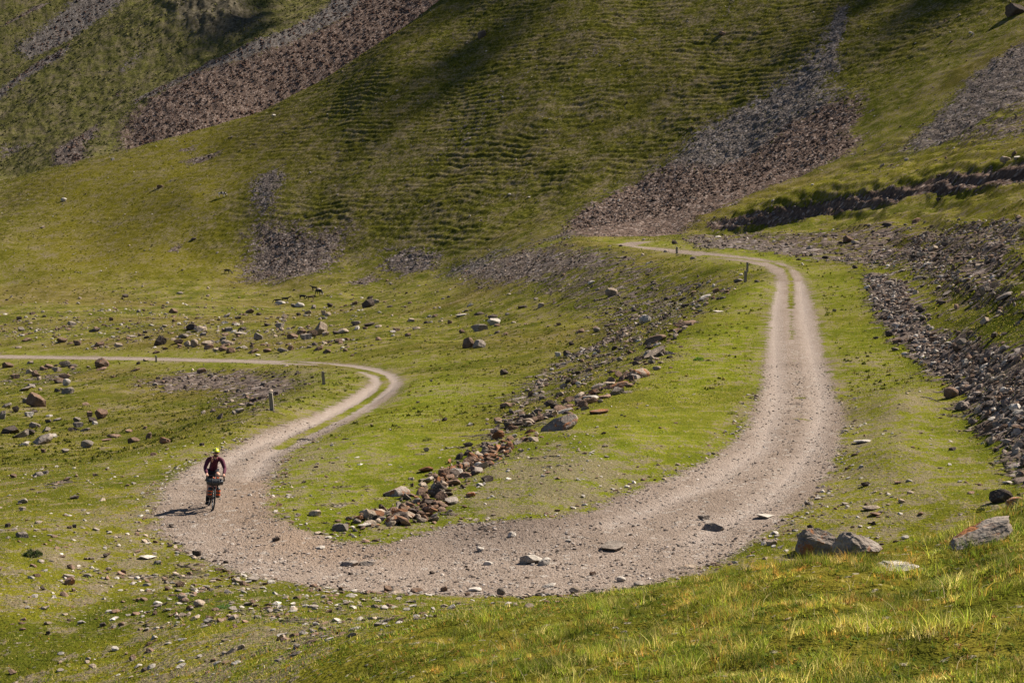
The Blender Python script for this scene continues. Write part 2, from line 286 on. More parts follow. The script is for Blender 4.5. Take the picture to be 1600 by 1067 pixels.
def masks(x, y):
    m = {}
    road = region(x, y, ROAD_W, 0.65)
    med = np.maximum(strip(x, y, MEDL_W, .33, .28), strip(x, y, MEDU_W, .28, .34) * .95)
    med = np.maximum(med, strip(x, y, to_world(MED_UP2, 12, False), .24, .36) * .72); med = np.maximum(med, strip(x, y, to_world(MED_UP3, 12, False), .16, .40) * .5)
    for (px, py, w) in SPOTS:
        c = to_world([(px - 3, py), (px + 3, py)], 20, False); med = np.maximum(med, strip(x, y, c, .3, .35) * w)
    m['road_full'] = road
    m['road'] = np.clip(road - med * 0.85, 0, 1)
    m['bank'] = region(x, y, BANK_W, 1.6)
    wn = np.clip(region(x, y, ROAD_W, 2.2) * 1.9 - .35, 0, 1) * .32
    for p, d, s in WORN_W: wn = np.maximum(wn, region(x, y, p, s) * d)
    m['worn'] = (wn * (1 - np.clip(med * 1.6, 0, 1))).astype(np.float32)
    rut = np.zeros(x.shape, np.float32)
    for tr in TRACKS: rut = np.maximum(rut, strip(x, y, tr, .32, .30))
    m['rut'] = rut; m['dirt'] = region(x, y, DIRT_W, 1.6) * .75
    sc = np.zeros(x.shape, np.float32); br = np.zeros(x.shape, np.float32)
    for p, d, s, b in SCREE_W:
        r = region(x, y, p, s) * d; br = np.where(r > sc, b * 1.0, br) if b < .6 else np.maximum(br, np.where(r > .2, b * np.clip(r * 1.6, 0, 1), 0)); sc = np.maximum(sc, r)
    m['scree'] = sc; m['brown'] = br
    ol = np.zeros(x.shape, np.float32)
    for p, d, s in OLIVE_W: ol = np.maximum(ol, region(x, y, p, s) * d)
    m['olive'] = ol
    lu = np.zeros(x.shape, np.float32)
    for p, d, s in LUSH_W: lu = np.maximum(lu, region(x, y, p, s) * d)
    m['lush'] = lu
    return m

WORN_W = [(to_world(p), d, s) for p, d, s in [([(620, 835), (700, 775), (860, 685), (920, 700), (1000, 750), (960, 785), (860, 800), (760, 805)], .55, 2.5), ([(1310, 560), (1400, 640), (1520, 760), (1480, 820), (1250, 840), (1330, 740)], .22, 4), ([(0, 830), (240, 810), (480, 930), (680, 1000), (400, 1020), (100, 960)], .22, 4), ([(440, 715), (520, 680), (500, 790), (440, 790)], .35, 3), ([(450, 575), (520, 585), (480, 620), (440, 640), (380, 660), (370, 650), (430, 625)], .3, 2)]]
DIRT_W = to_world([(385, 760), (420, 745), (430, 800), (480, 835), (560, 850), (620, 862), (520, 872), (430, 852), (390, 810)])
KN_W = to_world([(560, 1010), (640, 985), (760, 964), (900, 944), (1050, 916), (1200, 885), (1310, 867), (1450, 843), (1600, 790), (1700, 760), (1700, 1200), (500, 1200)], 20)
SG = 2.6

def relief(x, y, m, zb):
    """everything the smooth control surface leaves out: hummocks, sheep terraces, gullies, rubble"""
    road = m['road_full']; sc = m['scree']
    near = 1 - sstep(60, 130, y); val = sstep(70, 140, y) * (1 - sstep(420, 470, y)); hill = sstep(330, 420, y) * (1 - sstep(660, 700, y)) * sstep(-24, -8, zb); far = sstep(690, 740, y)
    off = 1 - sstep(.05, .5, road)
    # keep the benches beside the road even
    flat = np.ones(x.shape, np.float32)
    idx = (y > 20) & (y < 330)
    d = seg_dist(x[idx], y[idx], ROAD_W[::2]); flat[idx] = np.clip(d / 14.0, 0.12, 1)
    z = np.zeros(x.shape)
    z += off * near * (fbm(x, y, 5.0, 3, 11) * .14 + fbm(x, y, .9, 3, 12) * .045)
    z += val * flat * off * (fbm(x, y, 26, 3, 21) * .85 + fbm(x, y, 6.0, 3, 22) * .38)
    z += off * val * fbm(x, y, 2.0, 3, 23) * .13
    # sheep terraces and tussocks on the big hill
    zz = zb + fbm(x, y, 45, 3, 31) * 2.2 + fbm(x, y, 10, 4, 32) * 1.1
    terr = np.sin(2 * math.pi * zz / 1.55) + .35 * np.sin(2 * math.pi * zz / 1.02 + 1.7)
    tm = hill * (1 - .95 * sstep(.3, .6, sc)) * (1 - .8 * m['olive']) * (.35 + .8 * sstep(-.35, .45, fbm(x, y, 28, 3, 33)))
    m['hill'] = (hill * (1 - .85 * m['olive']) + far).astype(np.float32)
    z += tm * terr * .165
    z += hill * ((fbm(x, y, 70, 3, 34) * 2.4 + fbm(x, y, 16, 3, 35) * .55) * (1 - .5 * m['olive']) + fbm(x, y, 2.4, 3, 36) * .30 * (1 - .4 * m['olive']))
    # far hillside: spurs running down to the side, crag, tussocks
    q = x - 1.25 * zb
    z += far * (-9.0 + fbm(q, zb * .12, 80, 1, 47, ridged=True) * 17.0 + fbm(q, zb * .30, 24, 3, 43) * 2.6 + fbm(x, y, 7, 3, 44) * 1.1 + fbm(x, y, 2.6, 2, 45) * .5)
    pxs = 800 + FPX * x / np.maximum(y, 10)
    pys = HOR - FPX * zb / np.maximum(y, 10)
    crag = far * np.exp(-(((pxs - 345) / 95) ** 2 + ((pys - 45) / 45) ** 2))
    m['crag'] = crag.astype(np.float32)
    z += crag * (fbm(x, y, 22, 4, 46, ridged=True) * 5 + 9)
    # rubble
    z += sstep(.25, .8, sc) * (1 - near) * (1 - sstep(300, 330, y)) * off * (fbm(x, y, 1.6, 3, 51) * .22)
    z += sstep(.25, .8, sc) * sstep(300, 330, y) * (fbm(x, y, 2.2, 3, 52) * .42 + fbm(x, y, 1.1, 2, 53) * .2)
    z += sstep(.25, .8, sc) * near * off * (fbm(x, y, .7, 3, 54) * .10)
    # small scarps across the slope on the open side of the road
    rs = sstep(5, 25, x) * sstep(50, 70, y) * (1 - sstep(300, 330, y)) * flat
    z += rs * off * (np.abs((zb * 1.0 + fbm(x, y, 9, 3, 61) * 1.1) % 1.6 - .8) - .4) * .6
    # road: two ruts, camber, pot holes
    for tr in TRACKS: z -= strip(x, y, tr, .28, .3) * .055
    z += road * (fbm(x, y, 1.6, 3, 71) * .02 + fbm(x, y, .35, 2, 72) * .008)
    z += m['bank'] * fbm(x, y, 1.2, 3, 73) * .07
    z += m['knoll'] * (fbm(x, y, 1.3, 3, 81) * .10 + fbm(x, y, .35, 2, 82) * .03)
    return z
# ------------------------------------------------------------------ the terrain grid
mid = np.linspace(-.375, .375, 1000)
side = .375 + (1.25 - .375) * (np.linspace(0, 1, 61)[1:] ** 1.6)
sc_cols = np.concatenate([-side[::-1], mid, side])
vr = [(1.3, 9.5, 50), (9.5, 35, 340), (35, 350, 500), (350, 625, 540), (625, 740, 60), (740, 1110, 200), (1110, 1300, 24)]
vrow = np.concatenate([np.linspace(math.log(a), math.log(b), k, endpoint=False) for a, b, k in vr] + [[math.log(1300)]])
S2, V2 = np.meshgrid(sc_cols, vrow)
D2 = np.exp(V2); TX = S2 * D2; TY = D2 - OFF
TZB = lut(GT, S2, V2) * D2
fx, fy = TX.ravel(), TY.ravel()
MK = masks(fx, fy)
MK['knoll'] = region(fx, fy, KN_W, .8)
TZ = TZB + relief(fx, fy, MK, TZB.ravel()).reshape(TZB.shape)
lut_rows = vrow
def ter_z(x, y):
    """height of the finished terrain"""
    x = np.asarray(x, float); y = np.asarray(y, float)
    D = np.clip(y + OFF, 1.31, 1299); s = np.clip(x / D, -1.249, 1.249); v = np.log(D)
    j = np.clip(np.searchsorted(vrow, v) - 1, 0, len(vrow) - 2); i = np.clip(np.searchsorted(sc_cols, s) - 1, 0, len(sc_cols) - 2)
    a = (s - sc_cols[i]) / (sc_cols[i + 1] - sc_cols[i]); b = (v - vrow[j]) / (vrow[j + 1] - vrow[j])
    return (TZ[j, i] * (1 - a) + TZ[j, i + 1] * a) * (1 - b) + (TZ[j + 1, i] * (1 - a) + TZ[j + 1, i + 1] * a) * b
def mask_at(name, x, y):
    G = MK[name].reshape(TZ.shape)
    D = np.clip(y + OFF, 1.31, 1299); s = np.clip(x / D, -1.249, 1.249); v = np.log(D)
    j = np.clip(np.searchsorted(vrow, v) - 1, 0, len(vrow) - 2); i = np.clip(np.searchsorted(sc_cols, s) - 1, 0, len(sc_cols) - 2)
    return G[j, i]
def ground_at(px, py, **k):
    x, y = cast(ter_z, px, py, **k); return x, y, ter_z(x, y)

def mesh_from(name, co, faces, mat, attrs=None, smooth=True, parent=None, colors=None):
    me = bpy.data.meshes.new(name)
    nv, nf = len(co), len(faces); k = faces.shape[1]
    me.vertices.add(nv); me.vertices.foreach_set('co', np.ascontiguousarray(co, np.float32).ravel())
    me.loops.add(nf * k); me.loops.foreach_set('vertex_index', np.ascontiguousarray(faces, np.int32).ravel())
    me.polygons.add(nf); me.polygons.foreach_set('loop_start', np.arange(0, nf * k, k, dtype=np.int32))
    me.polygons.foreach_set('loop_total', np.full(nf, k, np.int32))
    me.polygons.foreach_set('use_smooth', np.full(nf, smooth, bool))
    for an, av in (attrs or {}).items():
        me.attributes.new(an, 'FLOAT', 'POINT').data.foreach_set('value', np.ascontiguousarray(av, np.float32))
    if colors is not None:
        ca = me.attributes.new('tint', 'FLOAT_COLOR', 'POINT'); ca.data.foreach_set('color', np.ascontiguousarray(colors, np.float32).ravel())
    me.update(calc_edges=True)
    if mat: me.materials.append(mat)
    o = bpy.data.objects.new(name, me); COL.objects.link(o)
    if parent: o.parent = parent
    return o

NR, NC = TZ.shape
vid = np.arange(NR * NC, dtype=np.int32).reshape(NR, NC)
quads = np.stack([vid[:-1, :-1], vid[:-1, 1:], vid[1:, 1:], vid[1:, :-1]], -1).reshape(-1, 4)
def fc(a): a = a.reshape(NR, NC); return (.25 * (a[:-1, :-1] + a[:-1, 1:] + a[1:, 1:] + a[1:, :-1])).ravel()
fY = fc(TY); fZB = fc(TZB); fRoad = fc(MK['road_full']); fSc = fc(MK['scree'])
cls = np.zeros(len(quads), np.int8)                               # ground
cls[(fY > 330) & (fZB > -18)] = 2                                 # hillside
cls[fY > 700] = 3                                                 # far hillside
cls[(fSc > .6) & (fY > 250)] = 4                                  # scree
cls[(fRoad > .5)] = 1
co_all = np.stack([TX, TY, TZ], -1).reshape(-1, 3)
TERR = {}
def add_terrain(mat):
    for c, nm in enumerate(['ground', 'road', 'hillside', 'far_hillside', 'scree_slope']):
        f = quads[cls == c]; u, inv = np.unique(f, return_inverse=True)
        o = mesh_from(nm, co_all[u], inv.reshape(-1, 4), mat, {k: MK[k][u] for k in ('road', 'bank', 'scree', 'brown', 'olive', 'lush', 'knoll', 'crag', 'hill', 'rut', 'dirt', 'worn')})
        o['kind'] = 'structure'; o['label'] = {'ground': 'stony green valley floor and benches beside the gravel track', 'road': 'pale gravel track bending in a wide hairpin', 'hillside': 'steep grassy hill ridged with narrow terraces', 'far_hillside': 'distant grassy mountainside with spurs', 'scree_slope': 'grey and brown scree fans lying on the hillsides'}[nm]
        TERR[nm] = o
# ------------------------------------------------------------------ materials
class NB:
    """tiny node helper"""
    def __init__(s, name):
        s.m = bpy.data.materials.new(name); s.m.use_nodes = True; s.t = s.m.node_tree; s.t.nodes.clear()
        s.out = s.t.nodes.new('ShaderNodeOutputMaterial'); s.b = s.t.nodes.new('ShaderNodeBsdfPrincipled'); s.t.links.new(s.b.outputs[0], s.out.inputs[0])
        s.b.inputs['Roughness'].default_value = .9; s.b.inputs['Specular IOR Level'].default_value = .0
    def n(s, k, **kw):
        q = s.t.nodes.new(k)
        for a, b in kw.items(): setattr(q, a, b)
        return q
    def put(s, sock, v):
        if v is None: return
        if isinstance(v, bpy.types.NodeSocket): s.t.links.new(v, sock)
        elif isinstance(v, (tuple, list)): sock.default_value = (*v, 1) if len(v) == 3 and sock.type == 'RGBA' else v
        else: sock.default_value = v
    def math(s, op, a, b=None, c=None, clamp=False):
        q = s.n('ShaderNodeMath', operation=op, use_clamp=clamp); s.put(q.inputs[0], a); s.put(q.inputs[1], b)
        if c is not None: s.put(q.inputs[2], c)
        return q.outputs[0]
    def mix(s, f, a, b, bt='MIX'):
        q = s.n('ShaderNodeMix', data_type='RGBA', blend_type=bt); s.put(q.inputs[0], f); s.put(q.inputs[6], a); s.put(q.inputs[7], b); return q.outputs[2]
    def ramp(s, v, lo, hi, a=0.0, b=1.0):
        q = s.n('ShaderNodeMapRange', interpolation_type='SMOOTHSTEP'); s.put(q.inputs[0], v); s.put(q.inputs[1], lo); s.put(q.inputs[2], hi); s.put(q.inputs[3], a); s.put(q.inputs[4], b); return q.outputs[0]
    def pos(s): return s.n('ShaderNodeNewGeometry').outputs['Position']
    def obj(s): return s.n('ShaderNodeTexCoord').outputs['Object']
    def noise(s, vec, scale, det=3, rough=.55, out=0, dist=0.0):
        q = s.n('ShaderNodeTexNoise'); s.put(q.inputs['Vector'], vec); q.inputs['Scale'].default_value = scale; q.inputs['Detail'].default_value = det; q.inputs['Roughness'].default_value = rough; q.inputs['Distortion'].default_value = dist; return q.outputs[out]
    def vor(s, vec, scale, feat='F1', rnd=1.0):
        q = s.n('ShaderNodeTexVoronoi', feature=feat); s.put(q.inputs['Vector'], vec); q.inputs['Scale'].default_value = scale; q.inputs['Randomness'].default_value = rnd; return q
    def attr(s, name, out='Fac'):
        q = s.n('ShaderNodeAttribute', attribute_name=name); return q.outputs[out]
    def bump(s, h, dist, st=1.0, nrm=None):
        q = s.n('ShaderNodeBump'); s.put(q.inputs['Height'], h); q.inputs['Distance'].default_value = dist; q.inputs['Strength'].default_value = st
        if nrm is not None: s.put(q.inputs['Normal'], nrm)
        return q.outputs[0]
    def hsv(s, col, h=.5, sa=1.0, v=1.0):
        q = s.n('ShaderNodeHueSaturation'); s.put(q.inputs['Hue'], h); s.put(q.inputs['Saturation'], sa); s.put(q.inputs['Value'], v); s.put(q.inputs['Color'], col); return q.outputs[0]

def terrain_material():
    b = NB('terrain'); P_ = b.pos()
    nF = b.noise(P_, 9.0, 3, .65); nM = b.noise(P_, 1.3, 3, .6); nC = b.noise(P_, .16, 3, .55); nL = b.noise(P_, .028, 3, .5)
    nFc = b.noise(P_, 26.0, 2, .6)
    # grass
    g = b.mix(b.ramp(nC, .35, .65), (.058, .064, .008), (.134, .120, .013))
    g = b.mix(b.math('MULTIPLY', b.ramp(nM, .50, .72), .65), g, (.19, .145, .042))          # straw tufts
    g = b.mix(b.math('MULTIPLY', b.ramp(nF, .50, .66), .6), g, (.026, .032, .008))           # dark blades
    g = b.mix(b.math('MULTIPLY', b.ramp(nL, .45, .62), .5), g, (.105, .072, .022))
    lush = b.mix(b.ramp(nM, .35, .7), (.112, .138, .010), (.208, .200, .018))
    lush = b.mix(b.math('MULTIPLY', b.ramp(nF, .5, .7), .35), lush, (.050, .074, .007))
    g = b.mix(b.math('MULTIPLY', b.attr('lush'), b.ramp(nC, .25, .55, .5, 1.0)), g, lush)
    ol = b.mix(b.ramp(nM, .35, .65), (.088, .078, .007), (.145, .118, .014))
    g = b.mix(b.attr('olive'), g, ol)
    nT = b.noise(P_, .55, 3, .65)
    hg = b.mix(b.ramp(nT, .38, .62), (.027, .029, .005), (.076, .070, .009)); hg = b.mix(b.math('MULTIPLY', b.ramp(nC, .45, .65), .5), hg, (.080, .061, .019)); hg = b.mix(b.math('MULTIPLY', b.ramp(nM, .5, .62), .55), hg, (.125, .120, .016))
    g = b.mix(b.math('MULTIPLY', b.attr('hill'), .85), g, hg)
    sep = b.n('ShaderNodeSeparateXYZ'); b.put(sep.inputs[0], P_)
    g = b.mix(b.math('MULTIPLY', b.ramp(sep.outputs[1], 660, 740), .5), g, b.mix(b.ramp(nT, .35, .65), (.040, .042, .016), (.120, .112, .042)))
    kn = b.mix(b.ramp(nM, .4, .65), (.060, .062, .008), (.12, .10, .014)); g = b.mix(b.attr('knoll'), g, kn)
    # brown soil showing through, small pale stones
    soil = b.mix(nF, (.10, .075, .052), (.19, .15, .115))
    wear = b.math('MULTIPLY', b.ramp(b.math('ADD', b.math('ADD', nM, b.math('MULTIPLY', nC, .6)), b.math('ADD', b.math('MULTIPLY', b.attr('worn'), .42), b.math('SUBTRACT', b.math('MULTIPLY', b.math('SUBTRACT', nF, .5), .8), b.math('MULTIPLY', b.attr('knoll'), .2)))), .84, .96), .75)
    g = b.mix(wear, g, soil)
    v1 = b.vor(P_, 5.5); chip = b.math('MULTIPLY', b.math('LESS_THAN', v1.outputs['Distance'], .22), b.math('GREATER_THAN', b.math('ADD', b.n('ShaderNodeSeparateColor').outputs[0] if False else b.math('MULTIPLY', nC, .8), b.ramp(nF, .3, .7)), .95))
    g = b.mix(b.math('MULTIPLY', chip, .55), g, (.30, .25, .20))
    # gravel
    v2 = b.vor(P_, 7.0); v3 = b.vor(P_, 21.0)
    cellr = b.n('ShaderNodeSeparateColor'); b.put(cellr.inputs[0], v3.outputs['Color'])
    cellb = b.n('ShaderNodeSeparateColor'); b.put(cellb.inputs[0], v2.outputs['Color'])
    gr = b.mix(cellr.outputs[0], (.188, .143, .114), (.248, .196, .160))
    gr = b.mix(b.math('MULTIPLY', b.math('GREATER_THAN', cellr.outputs[1], .93), .5), gr, (.36, .31, .27))
    gr = b.mix(b.math('MULTIPLY', b.ramp(b.math('ADD', b.math('MULTIPLY', nM, .5), b.math('MULTIPLY', nC, .5)), .46, .60), .75), gr, (.165, .125, .098)); gr = b.mix(b.math('MULTIPLY', b.attr('rut'), .75), gr, (.285, .232, .198)); gr = b.mix(b.attr('dirt'), gr, (.20, .132, .085))
    gr = b.mix(b.math('MULTIPLY', b.math('GREATER_THAN', cellb.outputs[0], .95), .5), gr, (.33, .295, .26))
    bk = b.mix(cellr.outputs[0], (.090, .066, .052), (.165, .128, .105)); gr = b.mix(b.math('MULTIPLY', b.attr('bank'), .9), gr, bk)
    # scree
    v4 = b.vor(P_, 1.5); c4 = b.n('ShaderNodeSeparateColor'); b.put(c4.inputs[0], v4.outputs['Color'])
    v5 = b.vor(P_, .62); c5 = b.n('ShaderNodeSeparateColor'); b.put(c5.inputs[0], v5.outputs['Color'])
    mixc = b.math('ADD', b.math('MULTIPLY', c4.outputs[0], .6), b.math('MULTIPLY', c5.outputs[1], .4))
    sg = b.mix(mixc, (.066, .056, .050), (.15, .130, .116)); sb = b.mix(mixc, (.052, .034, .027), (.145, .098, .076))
    sb = b.mix(b.math('MULTIPLY', b.math('GREATER_THAN', c4.outputs[1], .86), .8), sb, (.26, .20, .17)); sg = b.mix(b.math('MULTIPLY', b.math('GREATER_THAN', c4.outputs[1], .9), .7), sg, (.22, .20, .195))
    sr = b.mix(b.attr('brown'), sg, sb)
    # masks with ragged edges
    rag = b.math('SUBTRACT', b.math('ADD', b.math('MULTIPLY', nM, .5), b.math('MULTIPLY', nF, .5)), .5)
    rm = b.ramp(b.math('ADD', b.attr('road'), b.math('MULTIPLY', rag, 1.9)), .36, .62)
    n2 = b.noise(P_, .45, 4, .7)
    rag2 = b.math('SUBTRACT', b.math('ADD', b.math('MULTIPLY', n2, .6), b.math('MULTIPLY', nM, .4)), .5)
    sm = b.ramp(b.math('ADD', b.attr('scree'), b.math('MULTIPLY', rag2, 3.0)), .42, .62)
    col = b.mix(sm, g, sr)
    crag = b.mix(b.ramp(n2, .4, .6), (.05, .042, .028), (.10, .085, .06)); col = b.mix(b.ramp(b.math('ADD', b.attr('crag'), b.math('MULTIPLY', rag2, 1.6)), .45, .7), col, crag)
    col = b.mix(rm, col, gr)
    b.put(b.b.inputs['Base Color'], col)
    h1 = b.math('ADD', b.math('MULTIPLY', nM, .5), nF)
    n1 = b.bump(h1, .10, .9)
    stone = b.math('MULTIPLY', b.math('SUBTRACT', 1.0, v3.outputs['Distance']), rm)
    n2_ = b.bump(stone, .03, .8, n1)
    sh = b.math('MULTIPLY', b.math('ADD', b.math('MULTIPLY', c4.outputs[2], 1.0), b.math('SUBTRACT', 1.0, v4.outputs['Distance'])), sm)
    n3 = b.bump(sh, .35, .8, n2_)
    b.put(b.b.inputs['Normal'], n3); b.b.inputs['Roughness'].default_value = .95
    return b.m
M_TERR = terrain_material()
add_terrain(M_TERR)
# ------------------------------------------------------------------ rocks
def rock_material(name, use_obj=True):
    b = NB(name)
    if use_obj:
        oi = b.n('ShaderNodeObjectInfo'); base = oi.outputs['Color']; rust = oi.outputs['Alpha']; vec = b.pos(); sc1, sc2 = 2.6, 14.0
    else:
        base = b.attr('tint', 'Color'); rust = None; vec = b.pos(); sc1, sc2 = 3.0, 16.0
    n1 = b.noise(vec, sc1, 4, .65); n2 = b.noise(vec, sc2, 3, .6)
    c = b.mix(b.ramp(n1, .35, .65), b.hsv(base, v=.72), b.hsv(base, v=1.25))
    c = b.mix(b.math('MULTIPLY', b.ramp(n2, .5, .68), .5), c, b.hsv(base, v=.45))
    c = b.mix(b.math('MULTIPLY', b.ramp(b.noise(vec, sc2 * .6, 3, .6), .60, .70), .35), c, (.34, .32, .27))
    if use_obj:
        n3 = b.noise(vec, 3.4, 4, .7)
        c = b.mix(b.ramp(b.math('ADD', n3, b.math('MULTIPLY', rust, .30)), .66, .76), c, (.24, .105, .05))
    b.put(b.b.inputs['Base Color'], c)
    b.put(b.b.inputs['Normal'], b.bump(b.math('ADD', n1, b.math('MULTIPLY', n2, .5)), .07 if use_obj else .05, .9))
    b.b.inputs['Roughness'].default_value = .85
    return b.m
M_ROCK = rock_material('rock'); M_STONES = rock_material('loose_stone', False)

def ico(sub):
    bm = bmesh.new(); bmesh.ops.create_icosphere(bm, subdivisions=sub, radius=1)
    v = np.array([q.co[:] for q in bm.verts]); f = np.array([[w.index for w in q.verts] for q in bm.faces]); bm.free(); return v, f
def cut_rock(sub, k, seed, rough=.03, lo=.52, hi=.86):
    r = np.random.default_rng(seed); v, f = ico(sub); v = v.copy()
    for i in range(k):
        n_ = r.normal(size=3); n_ /= np.linalg.norm(n_); d = r.uniform(lo, hi)
        e = v @ n_ - d; v -= np.where(e > 0, e, 0)[:, None] * n_ * .97
    if rough:
        v += r.normal(size=v.shape) * rough * .5
    v -= (v.min(0) + v.max(0)) / 2; v /= (v.max(0) - v.min(0))          # unit box
    return v, f
ROCK_ME = {}
for kind, seeds in (('block', range(7)), ('round', range(20, 24)), ('slab', range(40, 46))):
    ROCK_ME[kind] = []
    for sd in seeds:
        v, f = cut_rock(4, {'block': 10, 'round': 20, 'slab': 9}[kind], sd, .022, *{'block': (.38, .68), 'round': (.66, .88), 'slab': (.36, .70)}[kind])
        v[:, 2] += .5 - .24
        me = bpy.data.meshes.new('rock_' + kind); me.from_pydata(v.tolist(), [], f.tolist()); me.materials.append(M_ROCK); me.update()
        ROCK_ME[kind].append(me)
from mathutils import noise as mn
ROCK_ME['near'] = []
for sd in (301, 302, 303, 304):
    v, f = cut_rock(6, 22 if sd < 303 else 14, sd, 0, .58, .88)
    v = np.array([np.array(p) * (1 + .10 * mn.fractal(Vector(p) * 4 + Vector((sd, 0, 0)), .9, 2.1, 5) + .05 * min(0, mn.noise(Vector((p[0] * 5, p[1] * 5, p[2] * 14 + sd))))) for p in v])
    v -= (v.min(0) + v.max(0)) / 2; v /= (v.max(0) - v.min(0)); v[:, 2] += .5 - .24
    me = bpy.data.meshes.new('rock_near'); me.from_pydata(v.tolist(), [], f.tolist()); me.materials.append(M_ROCK); me.update(); ROCK_ME['near'].append(me)
TINT = {'g': (.20, .165, .138), 'b': (.150, .100, .072), 'r': (.175, .112, .080), 'p': (.36, .315, .27), 'd': (.080, .062, .052), 't': (.27, .21, .16)}
CN = {'g': 'grey', 'b': 'brown', 'r': 'rusty', 'p': 'pale', 'd': 'dark', 't': 'tan'}
